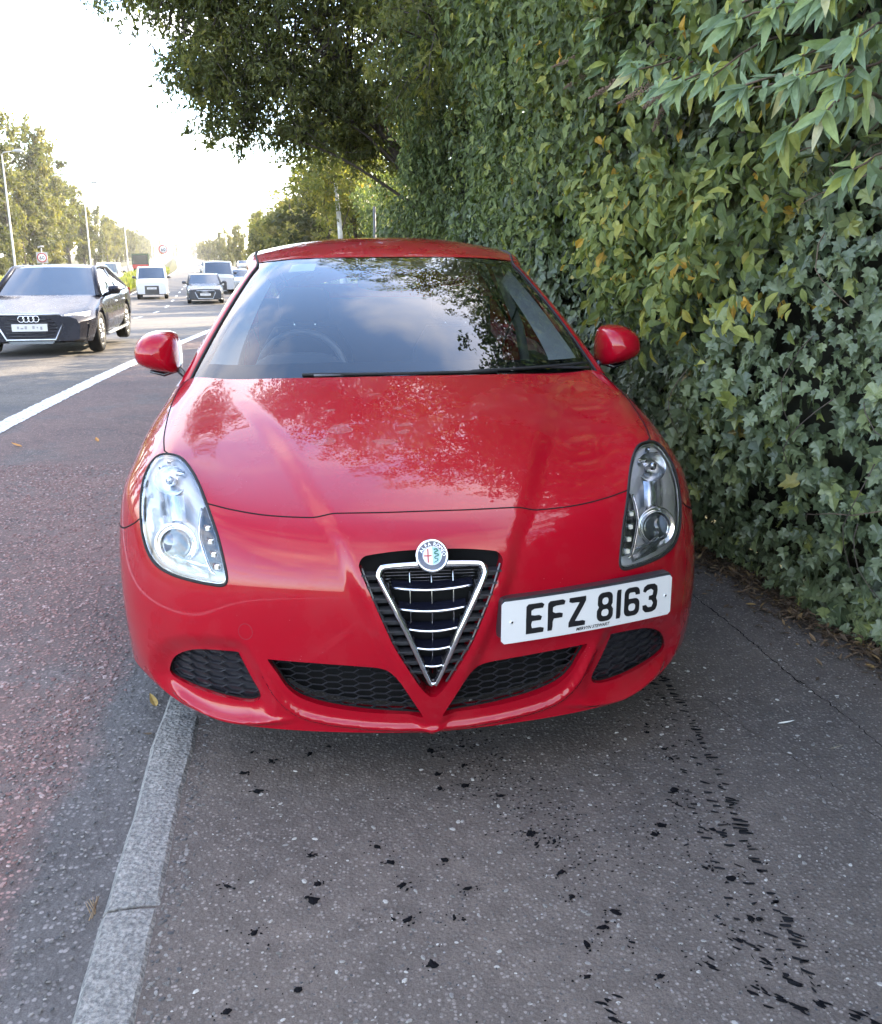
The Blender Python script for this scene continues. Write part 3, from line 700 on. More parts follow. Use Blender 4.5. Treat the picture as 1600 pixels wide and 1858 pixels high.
# black printed band on the inside face
mb = MB()
def band(a0, a1, b0, b1, na, nb):
    A, B = np.meshgrid(np.linspace(a0, a1, na), np.linspace(b0, b1, nb), indexing='ij'); mb.grid(ws(A, B, np.full(A.shape, -.004)), True)
band(-1, 1, 0, .105, 41, 3); band(-1, 1, .965, 1, 41, 2); band(-1, -.965, .105, .965, 2, 14); band(.965, 1, .105, .965, 2, 14)
mb.obj('printed_border', M['matt_black'], glass, org=CAR0)
# tax sticker top left
A, B = np.meshgrid(np.linspace(-.70, -.52, 4), np.linspace(.86, .945, 3), indexing='ij'); MB().grid(ws(A, B, np.full(A.shape, -.003)), True).obj('sticker', M['sticker'], glass, org=CAR0)
# pillar + roof rail
rail_up = [(.556,2.05,1.392),(.572,2.35,1.408),(.572,2.8,1.402),(.555,3.3,1.352),(.53,3.7,1.262),(.50,4.0,1.13)]
pil = np.concatenate([ws(np.full(12, 1.0), np.linspace(-.03, .97, 12), np.zeros(12)), rail_up])
pil = smooth_open(pil, 3); pil = resample(pil, .04)
ptan = np.gradient(pil, axis=0); ptan /= np.linalg.norm(ptan, axis=1, keepdims=True)
wid = np.interp(pil[:, 1], [1.15, 1.9, 2.4, 4], [.036, .030, .030, .04])
out_n = np.stack([np.full(len(pil), .62), np.interp(pil[:, 1], [1.2, 1.9, 2.3], [-.30, -.2, 0]), np.full(len(pil), .72)], 1); out_n /= np.linalg.norm(out_n, axis=1, keepdims=True)
side_n = np.cross(out_n, ptan); side_n /= np.linalg.norm(side_n, axis=1, keepdims=True)
out_n = np.cross(ptan, side_n)
for s in (1, -1):
    V = []; prof = [(-1.0, -.35), (-.98, .05), (-.8, .28), (-.35, .46), (.15, .48), (.6, .34), (.95, .0), (1.1, -.45), (1.1, -.9), (0, -.9)]
    sgn = 1 if (side_n[5, 0] > 0) else -1
    for p, w, o_, sd_ in zip(pil, wid, out_n, side_n*sgn):
        c = p + sd_*w*.80 + o_*.000
        V.append([c + sd_*w*a + o_*w*b*.62 for a, b in prof])
    V = np.array(V); 
    if s < 0: V = V*np.array([-1, 1, 1])
    Vc = np.concatenate([V, V[:, :1]], 1); MB().grid(Vc, s < 0).obj('roof_pillar', M['red'], car)
    MB().tube((pil[:-4] - side_n[:-4]*sgn*wid[:-4, None]*.18 + out_n[:-4]*.001)*np.array([s, 1, 1]), .0045, 6).obj('screen_seal', M['rubber'], car)
# roof
ysr = np.array([1.775, 1.83, 1.9, 2.0, 2.15, 2.3, 2.45, 2.7, 3.0, 3.3, 3.6, 3.85, 4.02]); zsr = np.array([1.389, 1.404, 1.420, 1.438, 1.457, 1.468, 1.4745, 1.473, 1.456, 1.425, 1.377, 1.32, 1.25])
rail = np.concatenate([[(.527,1.882,1.366)], rail_up]); X = []
for t in np.linspace(-1, 1, 33):
    yy0 = np.interp(abs(t), [0, .33, .62, .85, 1], [1.775, 1.782, 1.80, 1.835, 1.882]); row = []
    for k in np.linspace(0, 1, 40):
        y = yy0 + (4.0 - yy0)*k**1.25; xe = np.interp(y, rail[:, 1], rail[:, 0]); ze = np.interp(y, rail[:, 1], rail[:, 2]) + .004
        zc = np.interp(y, ysr, zsr); z = ze + (zc - ze)*(1 - abs(t)**2.6)
        if k < .02: z = np.interp(abs(t), [0, .33, .62, .85, 1], [1.3885, 1.388, 1.3855, 1.3785, 1.369])
        row.append((xe*t, y, z))
    X.append(row)
MB().grid(np.array(X), True).obj('roof', M['red'], car)
for s in (1, -1): MB().tube(np.array([(p[0]*s*.985, p[1], p[2] + .003) for p in resample(smooth_open(rail, 5), .06)])[3:], .0022, 6).obj('roof_gutter', M['rubber'], car)
# sides behind the front wings
def side(s):
    ysd = np.array([1.296, 1.5, 1.8, 2.2, 2.6, 3.0, 3.15, 3.25, 3.4, 3.57, 3.74, 3.88, 3.95, 4.05, 4.18, 4.27]); sc = np.array([1, 1.0, 1, 1, 1, 1, 1, 1, .995, .985, .965, .945, .93, .90, .85, .78])
    X = []
    for y, k in zip(ysd, sc):
        zb = .2
        if abs(y - 3.57) < .345: zb = .317 + math.sqrt(.345**2 - (y - 3.57)**2)
        zs = zb + (.965 + .03*(y - 1.3)/3 - zb)*np.array([0, .06, .16, .32, .5, .68, .82, .92, 1.0]); xs = np.interp(zs, [.2, .26, .36, .55, .72, .86, .93, .97, 1.02], [.855, .882, .892, .897, .888, .865, .835, .79, .77])*k
        if y < 1.3: ef = body(np.full(60, NU - 1.0), np.linspace(4.0, NV - 1, 60))[::-1]; X.append([(float(np.interp(z, ef[:, 2], ef[:, 0]))*s if z > .33 else x*s, float(np.interp(z, ef[:, 2], ef[:, 1])) + .004, z) for x, z in zip(xs, zs)]); continue
        X.append([(x*s, y, z) for x, z in zip(xs, zs)])
    X = np.array(X)
    for j in (0, 4, 6):
        if j: L_ = [X[j, i] for i in range(9)]
        else: L_ = [X[0, i] for i in range(9)]
        MB().tube(np.array(L_) - (s*.001, 0, 0), .0035, 5, caps=False).obj('door_gap', M['matt_black'], car)
    MB().grid(X, s < 0).obj('body_side', M['red'], car)
    # side glass between waist and rail
    W = X[:, -1]; G = []
    for w in W:
        if w[1] > 4.0: continue
        yb = max(w[1], 1.30); t = np.interp(w[1], [1.296, 2.6, 4.05], [1.96, 2.7, 3.85]); r_ = along(pil, 0) 
        xe = np.interp(t, pil[:, 1], pil[:, 0]); ze = np.interp(t, pil[:, 1], pil[:, 2]); tt = np.linspace(0, 1, 6)
        G.append([(s*((abs(w[0]) - .018)*(1 - q) + (xe - .004)*q + .02*q*(1 - q)), w[1]*(1 - q) + t*q, w[2]*(1 - q) + (ze - .02)*q) for q in tt])
    MB().grid(np.array(G), s < 0).obj('side_window', M['side_glass'], car)
    for yy_, y2 in ((2.25, 2.42), (3.15, 3.05)):
        xe = np.interp(y2, pil[:, 1], pil[:, 0]); ze = np.interp(y2, pil[:, 1], pil[:, 2])
        MB().tube([(s*.79, yy_, .96), (s*(xe - .012), y2, ze - .03)], .022, 8, flat=.5).obj('door_pillar', M['satin_black'], car)
    MB().tube([(s*.892, 2.05, .80), (s*.905, 2.12, .805), (s*.892, 2.22, .80)], .013, 8).obj('door_handle', M['red'], car)
    # lower quarter panel in front of the door (mirror triangle)
    # door mirror
    c = np.array([s*.895, 1.50, 1.045]); ol = [(-.088, -.010), (-.078, .055), (-.045, .078), (.02, .076), (.068, .050), (.088, .005), (.078, -.038), (.035, -.062), (-.03, -.078), (-.080, -.072)]
    ol = smooth_closed([(x*s*.95, z*.97) for x, z in ol], 4); V = []
    for k, d in ((1.0, .055), (1.02, .03), (1.0, .0), (.96, -.03), (.86, -.062), (.70, -.085), (.48, -.100), (.24, -.108), (.02, -.110)):
        V.append([c + np.array([x*k, d, z*k]) for x, z in ol])
    V = np.array(V); Vc = np.concatenate([V, V[:, :1]], 1); mh = MB().grid(Vc, s > 0).obj('door_mirror', M['red'], car)
    MB().add([c + np.array([x*.95, .045, z*.95]) for x, z in ol], [tuple(range(len(ol)))]).obj('mirror_glass', M['mirror'], mh, org=CAR0, smooth=False)
    MB().tube([c + np.array([-s*.075, .0, -.066]), c + np.array([-s*.02, -.01, -.082]), c + np.array([s*.03, -.01, -.07])], [.016, .018, .012], 8, flat=.5).obj('mirror_base', M['satin_black'], mh, org=CAR0)
    MB().tube([c + np.array([-s*.06, .0, -.05]), (s*.80, 1.50, .955), (s*.775, 1.50, .94)], [.024, .018, .02], 10, flat=.6).obj('mirror_arm', M['satin_black'], mh, org=CAR0)
for s in (1, -1): side(s)
# rear end: tailgate and glass as one closing skin
mb = MB(); V = []
for t in np.linspace(-1, 1, 15):
    V.append([(t*x, y - .12*abs(t)**3, z) for x, y, z in ((.66, 4.27, .25), (.70, 4.33, .45), (.70, 4.33, .70), (.68, 4.26, .95), (.60, 4.13, 1.10), (.50, 4.0, 1.22))])
mb.grid(np.array(V)).obj('tailgate', M['red'], car)
V = [[(t*x, y - .05*abs(t)**3, z) for x, y, z in ((.58, 4.15, 1.0), (.53, 3.98, 1.25))] for t in np.linspace(-1, 1, 9)]
# underside, dark panels added to stop light through the grilles, wheels
MB().box((0, 2.35, .215), (1.40, 3.5, .03)).obj('underbody', M['matt_black'], car, smooth=False)
MB().box((0, .40, .45), (1.30, .04, .50)).box((0, .52, .62), (1.25, .2, .03)).obj('grille_light_block', M['matt_black'], car, smooth=False)
for y in (.93, 3.57):
    for s in (1, -1):
        w = MB().lathe([(.205, -.085), (.23, -.105), (.285, -.112), (.308, -.10), (.3165, -.07), (.3175, 0), (.3165, .07), (.308, .10), (.285, .112), (.23, .105), (.205, .085)], (s*.775, y, .317), (s, 0, 0), 40).obj('wheel', M['rubber'], car)
        mb = MB().lathe([(.207, .06), (.212, .088), (.205, .092), (.195, .06), (.19, -.05)], (s*.775, y, .317), (s, 0, 0), 32)
        for k in range(10):
            a = 2*math.pi*k/10; mb.tube([(s*(.775 + .075), y + .04*math.cos(a), .317 + .04*math.sin(a)), (s*(.775 + .068), y + .2*math.cos(a), .317 + .2*math.sin(a))], [.018, .013], 6)
        mb.lathe([(0, .095), (.05, .09), (.055, .06)], (s*.775, y, .317), (s, 0, 0), 16); mb.obj('rim', M['alloy'], w, org=CAR0)
        MB().lathe([(0, .03), (.185, .03)], (s*.775, y, .317), (s, 0, 0), 24).obj('brake_disc', M['dark_chrome'], w, org=CAR0)
# cabin: dashboard, steering wheel, seats, rear mirror, floor, back shelf, pillar trims
V = [[(t*.70, y + .05*t*t, z - .02*t*t) for y, z in ((1.14, .945), (1.35, .955), (1.55, .960), (1.68, .945), (1.74, .90), (1.76, .80), (1.80, .5))] for t in np.linspace(-1, 1, 17)]
dash = MB().grid(np.array(V)).obj('dashboard', M['cabin'], car)
MB().grid(np.array([[(-.37 + .19*t, y, z + .055*(1 - t**4)) for y, z in ((1.50, .93), (1.56, .962), (1.66, .965), (1.76, .93))] for t in np.linspace(-1, 1, 13)])).obj('binnacle', M['cabin'], dash, org=CAR0)
sc_ = np.array([-.37, 1.90, .905]); nx = np.array([1., 0, 0]); nz = np.array([0, .40, .917])
sw = MB().tube([sc_ + .185*(nx*math.cos(a) + nz*math.sin(a)) for a in np.linspace(0, 2*math.pi, 41)[:-1]], .016, 8, closed=True).obj('steering_wheel', M['trim_grey'] if False else simple('leather', (.05, .052, .055), .45), car)
mb = MB(); mb.lathe([(0, .03), (.07, .02), (.08, -.02), (.05, -.05)], sc_, (0, -.9, .4), 16)
for a in (0, math.pi, -math.pi/2): mb.tube([sc_ + .06*(nx*math.cos(a) + nz*math.sin(a)), sc_ + .18*(nx*math.cos(a) + nz*math.sin(a))], .02, 8, flat=.5)
mb.obj('wheel_boss', M['cabin'], sw, org=CAR0)
for sx in (-.37, .37):
    P = []
    for z, y, w, d in ((.36, 2.25, .24, .10), (.55, 2.30, .25, .10), (.75, 2.38, .25, .10), (.95, 2.46, .22, .085), (1.06, 2.51, .15, .06)):
        P.append([(sx + w*math.copysign(abs(math.cos(a))**.6, math.cos(a)), y + d*math.copysign(abs(math.sin(a))**.7, math.sin(a)), z) for a in np.linspace(0, 2*math.pi, 21)])
    st = MB().grid(np.array(P)); st.add(np.array(P[-1][:-1]), [tuple(range(20))]); st = st.obj('seat', M['seat'], car)
    P = []
    for z, k in ((1.085, .72), (1.10, .95), (1.16, 1), (1.22, .95), (1.245, .7)):
        P.append([(sx + k*.125*math.copysign(abs(math.cos(a))**.5, math.cos(a)), 2.53 + k*.05*math.sin(a), z) for a in np.linspace(0, 2*math.pi, 17)])
    h = MB().grid(np.array(P)); h.add(np.array(P[-1][:-1]), [tuple(range(16))]); h.add(np.array(P[0][:-1]), [tuple(range(16))[::-1]]); h.obj('headrest', M['seat'], st, org=CAR0)
    [MB().tube([(sx + e, 2.52, 1.04), (sx + e, 2.53, 1.10)], .007, 6).obj('headrest_post', M['chrome'], st, org=CAR0) for e in (-.05, .05)]
MB().box((0, 3.25, .80), (1.30, .22, .70), rx=-.25).obj('rear_bench', M['seat'], car, smooth=False)
MB().box((0, 2.3, .33), (1.5, 2.6, .04)).obj('cabin_floor', M['cabin'], car, smooth=False)
ceil = np.array(X)[:, 3:36:3] - (0, 0, .035); ceil[..., 0] *= .94; MB().grid(ceil).obj('headlining', M['trim_grey'], car)
rm = MB(); P = [[(.0 + .125*k*math.cos(a), 1.86 + d, 1.285 + .036*k*math.copysign(abs(math.sin(a))**.6, math.sin(a))) for a in np.linspace(0, 2*math.pi, 25)] for k, d in ((.02, -.03), (.7, -.026), (1, -.008), (1, .012), (.02, .013))]
rm.grid(np.array(P)); rm.tube([(0, 1.84, 1.29), (0, 1.80, 1.365)], .012, 8); rm.obj('rear_view_mirror', M['cabin'], car)
for s in (1, -1):
    tr = []
    for b in np.linspace(.10, .97, 14):
        w = np.interp(b, [.1, .35, .97], [.115, .085, .05]); a0, a1 = .955, .955 - w*1.25
        tr.append([ws(np.array([s*a]), np.array([b]), np.array([-.03 - .02*k]))[0] for k, a in enumerate(np.linspace(a0, a1, 4))])
    MB().grid(np.array(tr)).obj('pillar_trim', M['trim_grey'], car)
    MB().tube([(s*.70, 2.32, .80), (s*.66, 2.36, 1.05), (s*.55, 2.42, 1.34)], [.05, .045, .04], 8, flat=.5).obj('belt_pillar_trim', M['trim_grey'], car)
    MB().tube([(s*.66, 2.34, 1.20), (s*.56, 2.32, .95), (s*.5, 2.30, .60)], .022, 6, flat=.15).obj('seat_belt', M['cabin'], car)
    MB().box((s*.74, 1.9, .72), (.05, 1.2, .42)).obj('door_card', M['cabin'], car, smooth=False)
# wipers
for pts, bl in (([(-.30,1.072,.998), (-.14,1.074,1.000), (-.0,1.075,1.001), (.03,1.075,1.001)], [(-.34,1.092,1.000), (.0,1.050,1.003), (.34,1.092,1.000)]), ([(.70,1.21,.992), (.55,1.165,1.002), (.42,1.13,1.004)], [(.25,1.085,1.003), (.50,1.14,1.006), (.70,1.235,1.008)])):
    w = MB().tube(smooth_open(pts, 4), np.linspace(.008, .005, 4*len(pts) - 3), 7, flat=.6).obj('wiper', M['black_plastic'], car)
    MB().tube(smooth_open(bl, 5), .0055, 6).obj('wiper_blade', M['rubber'], w, org=CAR0)
# cowl panel under the wipers
c0 = body(np.full(41, NU - 1.0), np.linspace(-4, 4, 41)); MB().grid(np.stack([c0 + (0, .004, -.014), c0 + (0, .05, -.02), c0 + (0, .09, -.012)])).obj('scuttle', M['black_plastic'], car)
# ---------------------------------------------------------------- ground: the road runs along +Y, dips and bends left
def sst(a, b, x): t = np.clip((np.asarray(x, float) - a)/(b - a), 0, 1); return t*t*(3 - 2*t)
def zr(y): return -.95*sst(6, 46, y)
def off(y):
    """how far the road has bent to the left"""
    y = np.asarray(y, float); c = lambda q: np.clip(q, 0, None)
    return (c(y - 15)**2 - c(y - 50)**2)/560 + (c(y - 110)**2 - c(y - 200)**2)/5200
YS = np.concatenate([np.arange(-8, 20, .5), np.arange(20, 60, 1.5), np.arange(60, 200, 5), np.arange(200, 1000, 40)])
def strip(name, xl, xr, dz, m, ys=YS, nx=2, **kw):
    X = []
    for y in ys:
        a = xl(y) if callable(xl) else xl; b = xr(y) if callable(xr) else xr; o = float(off(y)); z = float(zr(y))
        d = [dz(y) if callable(dz) else dz]*nx if not isinstance(dz, (list, tuple)) else list(dz)
        X.append([(a + (b - a)*k/(nx - 1) - o, y, z + d[k]) for k in range(nx)])
    return MB().grid(np.array(X), True).obj(name, m, None, smooth=False, **kw)

def asphalt(name, base, chip, scale, chips=.5, fade=None, spark=.25, bump=.5, wear=None):
    t = NT(name); v = t.pos()
    big = t.noise(v, .9, 5, .6); mid = t.noise(v, 14, 5, .65); fine = t.noise(v, 240, 3, .7)
    a = t.mix(t.ramp(big, [(.3, 0.), (.7, 1.)]), [x*.74 for x in base], [base[0]*1.30, base[1]*1.22, base[2]*1.14])
    a = t.mix(t.ramp(mid, [(.35, 0.), (.7, 1.)]), t.mix(1, a, (.80, .80, .80), 'MULTIPLY'), t.mix(1, a, (1.12, 1.12, 1.12), 'MULTIPLY'))
    a = t.mix(t.ramp(fine, [(.3, 0.), (.75, 1.)]), t.mix(1, a, (.62, .62, .62), 'MULTIPLY'), t.mix(1, a, (1.3, 1.3, 1.3), 'MULTIPLY'))
    vc = t.n('TexVoronoi'); vc.inputs['Scale'].default_value = scale; t.l(v, vc.inputs[0])
    rnd = t.n('SeparateColor'); t.l(vc.outputs['Color'], rnd.inputs[0])
    stone = t.math('MULTIPLY', t.ramp(vc.outputs['Distance'], [(.30, 1.), (.48, 0.)]), t.ramp(rnd.outputs[0], [(1 - chips, 0.), (1 - chips + .05, 1.)]))
    cc = t.mix(rnd.outputs[1], [x*.40 for x in chip], [min(1, x*1.45) for x in chip])
    a = t.mix(t.math('MULTIPLY', stone, .8), a, cc)
    v2 = t.n('TexVoronoi'); v2.inputs['Scale'].default_value = scale*.55; t.l(v, v2.inputs[0]); r2 = t.n('SeparateColor'); t.l(v2.outputs['Color'], r2.inputs[0])
    sp = t.math('MULTIPLY', t.ramp(v2.outputs['Distance'], [(.10, 1.), (.18, 0.)]), t.ramp(r2.outputs[0], [(1 - spark, 0.), (1 - spark + .02, 1.)]))
    a = t.mix(t.math('MULTIPLY', sp, .55), a, (.42, .41, .42))
    if wear:
        w = t.noise(v, .35, 6, .7, 1.2); a = t.mix(t.math('MULTIPLY', t.ramp(w, [(.5, 0.), (.62, 1.)]), .55), a, wear)
    if fade:                                                                 # the red chippings are worn away along the gutter, and in patches
        x_ = t.n('SeparateXYZ'); t.l(t.pos(), x_.inputs[0]); e_ = t.math('ADD', x_.outputs[0], t.math('MULTIPLY_ADD', t.noise(v, 2.6, 6, .7), .34, -.17))
        g_ = t.math('MAXIMUM', t.ramp(t.math('ADD', e_, 2), [(.93, 0.), (1.0, 0.)]), t.math('MULTIPLY', t.ramp(t.noise(v, 1.7, 6, .72), [(.50, 0.), (.64, 1.)]), .65))
        mr = t.n('MapRange'); mr.inputs[1].default_value = -1.06; mr.inputs[2].default_value = -.96; t.l(e_, mr.inputs[0]); g_ = t.math('MAXIMUM', mr.outputs[0], g_)
        bw = t.n('RGBToBW'); t.l(a, bw.inputs[0]); a = t.mix(g_, a, t.mix(1, t.mix(0, (1, .93, .88), (1, 1, 1)), bw.outputs[0], 'MULTIPLY'))
    h = t.math('ADD', t.math('MULTIPLY', vc.outputs['Distance'], -.7), t.math('MULTIPLY', fine, .6))
    nm = t.bump(h, bump, .006)
    t.pbr(a, .82, 0, .35, nm); return t.m
M['pave'] = asphalt('pavement_asphalt', (.120, .104, .092), (.205, .180, .160), 105, .55, spark=.08)
M['shoulder'] = asphalt('red_chip_asphalt', (.145, .104, .095), (.31, .170, .145), 75, .62, fade=True, spark=.03, bump=.7)
M['gutter'] = asphalt('worn_gutter_asphalt', (.130, .118, .108), (.19, .168, .155), 95, .4, spark=.05)
M['road'] = asphalt('road_asphalt', (.125, .116, .106), (.20, .185, .165), 60, .5, spark=.05, wear=(.07, .072, .078))
t = NT('road_paint'); v = t.pos(); w = t.noise(v, 30, 6, .7); c = t.mix(t.ramp(w, [(.38, 0.), (.52, 1.)]), (.24, .23, .22), (.74, .74, .72)); t.pbr(c, .7, 0, .3, t.bump(w, .3, .004)); M['paint_line'] = t.m
t = NT('verge_earth'); v = t.pos(); c = t.mix(t.noise(v, 2.5, 6), (.045, .055, .018), (.10, .085, .045)); t.pbr(c, .95, 0, .2, t.bump(t.noise(v, 25, 4), .6, .03)); M['earth'] = t.m
def kerb_mat():
    t = NT('kerb_concrete'); v = t.pos(); a = t.noise(v, 26, 6, .7); b = t.noise(v, 95, 5, .75); vo = t.vor(v, 85)
    c = t.mix(t.ramp(a, [(.32, 0.), (.68, 1.)]), (.215, .205, .185), (.36, .345, .315)); c = t.mix(t.ramp(b, [(.40, 1.), (.58, 0.)]), c, (.13, .13, .125)); c = t.mix(t.math('MULTIPLY', t.ramp(vo, [(.0, 1.), (.25, 0.)]), .5), c, (.36, .35, .33))
    t.pbr(c, .85, 0, .3, t.bump(t.math('ADD', b, vo), .8, .007)); return t.m
M['kerb'] = kerb_mat()

# one sheet to the horizon
P = []
for y in np.concatenate([[-300, -60, -20], np.arange(-8, 60, 4), [60, 90, 140, 200, 300, 450, 700, 1200, 2500]]):
    P.append([(x - (float(off(y)) if abs(x) < 400 else 0), y, float(zr(y)) - .12) for x in (-2500, -600, -120, -45, -25, -9.9, -3, 1.4, 8, 60, 600, 2500)])
MB().grid(np.array(P), True).obj('ground', M['earth'], None, smooth=False, kind='structure')
PAVE = strip('pavement', -.70, 1.75, 0, M['pave'], kind='structure')
strip('road_shoulder', -3.12, -.70, -.030, M['shoulder'], kind='structure')
def gut_edge(y): return -1.02 + .035*math.sin(y*2.1) + .02*math.sin(y*5.3 + 1)
strip('road', -9.9, -3.12, -.034, M['road'], kind='structure')
strip('far_road', -21.5, -12.6, -.034, M['road'], ys=YS[YS > 0], kind='structure')
strip('central_reservation', -12.6, -9.9, (.02, .25, .02), M['earth'], nx=3, ys=YS[YS > 0], kind='structure')
# painted lines
LN = MB(); ys = np.concatenate([np.arange(-8, 24, .06), np.arange(24, 60, .5), np.arange(60, 300, 4)]); r = rng(4)
e1 = np.cumsum(r.normal(0, .006, len(ys)))*0; j1 = r.uniform(-.010, .010, len(ys)); j2 = r.uniform(-.010, .010, len(ys))
LN.grid(np.array([[(-3.245 + a - float(off(y)), y, float(zr(y)) - .0255), (-3.045 + b - float(off(y)), y, float(zr(y)) - .0255)] for y, a, b in zip(ys, j1, j2)]), True)
LN.obj('edge_line', M['paint_line'], None, smooth=False, kind='structure')
for k in range(26):
    y0 = 2.2 + 6.0*k; q = np.linspace(y0, y0 + 2.0, 5)
    MB().grid(np.array([[(-6.80 - float(off(y)), y, float(zr(y)) - .029), (-6.68 - float(off(y)), y, float(zr(y)) - .029)] for y in q]), True).obj('lane_marking', M['paint_line'], None, smooth=False, kind='structure')
strip('inner_edge_line', -9.75, -9.62, -.029, M['paint_line'], ys=YS[YS > -4], kind='structure')
# kerb of single stones; one joint shows at y = -0.34
kerb = empty('kerb', (0, 0, 0), kind='structure')
r = rng(5)
for k in range(-6, 40):
    y0 = -.340 + .915*k; y1 = y0 + .905; n = 24 if k < 6 else 3
    ys = np.linspace(y0, y1, n); wob = np.cumsum(r.normal(0, .0010, n)); wob -= np.linspace(wob[0], wob[-1], n); wb2 = np.cumsum(r.normal(0, .0013, n)); wb2 -= np.linspace(wb2[0], wb2[-1], n)
    dx = r.uniform(-.004, .004); dz = r.uniform(-.003, .004); rows = []
    for y, a, b in zip(ys, wob, wb2):
        o = float(off(y)) - .0385*min(3, max(0, .5 - y)); z = float(zr(y)) + dz; e = min(1, (y - y0)/.012, (y1 - y)/.012); cz = -.006*(1 - max(0, e))
        rows.append([(-.808 + a + dx - o, y, z - .10), (-.806 + a + dx - o, y, z - .022), (-.792 + a*.8 + dx - o, y, z + .000 + cz), (-.74 + dx - o, y, z + .006 + cz), (-.690 + b + dx - o, y, z + .004 + cz), (-.680 + b + dx - o, y, z - .004), (-.679 + b + dx - o, y, z - .10)])
    V = np.array(rows); mb = MB().grid(V, True); mb.add(V[0], [tuple(range(7))]); mb.add(V[-1], [tuple(range(7))[::-1]]); mb.obj('kerb_stone', M['kerb'], kerb, smooth=False)

# ---- loose stuff on the ground
def scatter(name, tv, tf, pos, rot, scl, m, tint=None, smooth=False, **kw):
    """many copies of a small template joined into one mesh (numpy)"""
    n = len(pos); k = len(tv); V = np.einsum('nij,kj->nki', rot, tv)*scl[:, None, :] if scl.ndim == 2 and scl.shape[1] == 1 else np.einsum('nij,nkj->nki', rot, tv[None]*scl[:, None, :])
    V = V + pos[:, None, :]; F = (tf[None] + (np.arange(n)*k)[:, None, None]).reshape(-1, tf.shape[1])
    return obj(name, V.reshape(-1, 3), F, m, smooth=smooth, tint=None if tint is None else np.repeat(tint, k), **kw)
def rotz(a): c, s = np.cos(a), np.sin(a); z = np.zeros_like(a); o = np.ones_like(a); return np.stack([np.stack([c, -s, z], -1), np.stack([s, c, z], -1), np.stack([z, z, o], -1)], 1)
def rotx(a): c, s = np.cos(a), np.sin(a); z = np.zeros_like(a); o = np.ones_like(a); return np.stack([np.stack([o, z, z], -1), np.stack([z, c, -s], -1), np.stack([z, s, c], -1)], 1)
def roty(a): c, s = np.cos(a), np.sin(a); z = np.zeros_like(a); o = np.ones_like(a); return np.stack([np.stack([c, z, s], -1), np.stack([z, o, z], -1), np.stack([-s, z, c], -1)], 1)
def chip_template(seed, n=6):
    r = rng(seed); a = np.linspace(0, 2*np.pi, n + 1)[:-1] + r.uniform(-.25, .25, n); q = r.uniform(.75, 1.1, n)
    lo = np.stack([np.cos(a)*q, np.sin(a)*q, np.full(n, -.4)], 1); hi = np.stack([np.cos(a)*q*.72, np.sin(a)*q*.72, r.uniform(.35, .6, n)], 1)
    V = np.concatenate([lo, hi, [[0, 0, .55]]]); F = []
    for i in range(n): j = (i + 1) % n; F += [(i, j, n + j), (i, n + j, n + i), (n + i, n + j, 2*n)]
    return V, np.array(F)
def tint_mat(name, stops, rough=.8, trans=0, spec=.3, jitter=.12, bump=0):
    t = NT(name); a = t.n('Attribute'); a.attribute_name = 'tint'; c = t.ramp(a.outputs['Fac'], stops); v = t.pos(); nz = t.noise(v, 60, 3)
    c = t.mix(t.math('MULTIPLY', nz, jitter*2), c, (.02, .03, .01)) if jitter else c
    t.pbr(c, rough, 0, spec, t.bump(t.noise(v, 300, 2), bump, .002) if bump else None); return t.m
M['chips'] = tint_mat('red_stone_chip', [(0, (.13, .10, .10)), (.35, (.22, .125, .115)), (.75, (.31, .20, .18)), (1, (.42, .33, .31))])
M['pebble'] = tint_mat('pale_stone_chip', [(0, (.05, .05, .055)), (.45, (.125, .115, .105)), (.7, (.22, .205, .19)), (1, (.46, .44, .40))], .6)
r = rng(6)
def put_chips(n, xr_, yr_, size, keep, z, seed):
    r = rng(seed); x = r.uniform(*xr_, n); y = yr_[0] + (yr_[1] - yr_[0])*r.random(n)**1.3; k = keep(x, y, r); x, y = x[k], y[k]; n = len(x)
    s = r.uniform(*size, n); S = np.stack([s, s*r.uniform(.5, .85, n), s*r.uniform(.25, .45, n)], 1)
    rot = np.einsum('nij,njk->nik', rotz(r.uniform(0, 6.28, n)), rotx(r.normal(0, .12, n)))
    return np.stack([x, y, np.full(n, z) + S[:, 2]*.22], 1), rot, S, r.random(n)
def red_keep(x, y, r):
    e = -.99 + .03*np.sin(y*2.1) + .02*np.sin(y*7); d = np.clip((e - x)/.14, 0, 1); clump = .55 + .45*np.sin(x*9 + 3*np.sin(y*4))*np.sin(y*7 + 2*np.sin(x*5)); return r.random(len(x)) < d*(.35 + .65*clump)
for i in range(2):
    tv, tf = chip_template(10 + i); p, q, s, tn = put_chips(15000, (-3.0, -.94), (-1.2, 4.6), (.0045, .0115), red_keep, -.029, 20 + i)
    scatter('red_stone_chips' if i == 0 else 'pink_stone_chips', tv, tf, p, q, s, M['chips'], tn, kind='stuff')
tv, tf = chip_template(14); p, q, s, tn = put_chips(12000, (-.60, 1.6), (-1.3, 2.4), (.0012, .0046), lambda x, y, r: np.ones(len(x), bool), .0, 24)
tn = tn**2.1; scatter('small_pavement_grit', tv, tf, p, q, s, M['pebble'], tn, kind='stuff')
p, q, s, tn = put_chips(420, (-.55, 1.5), (-1.1, 1.2), (.005, .0095), lambda x, y, r: np.ones(len(x), bool), .0, 25); scatter('loose_pebbles', tv, tf, p, q, s, M['pebble'], .4 + .6*tn, kind='stuff')
p, q, s, tn = put_chips(1500, (-.675, -.54), (-1.1, .6), (.003, .009), lambda x, y, r: r.random(len(x)) < np.clip(1.1 - (x + .672 - .0385*(.5 - y))/.055, 0, 1)*(x > -.676 + .0385*(.5 - y)), .0, 26); scatter('kerb_edge_gravel', tv, tf, p, q, s, M['pebble'], tn*.75, kind='stuff')
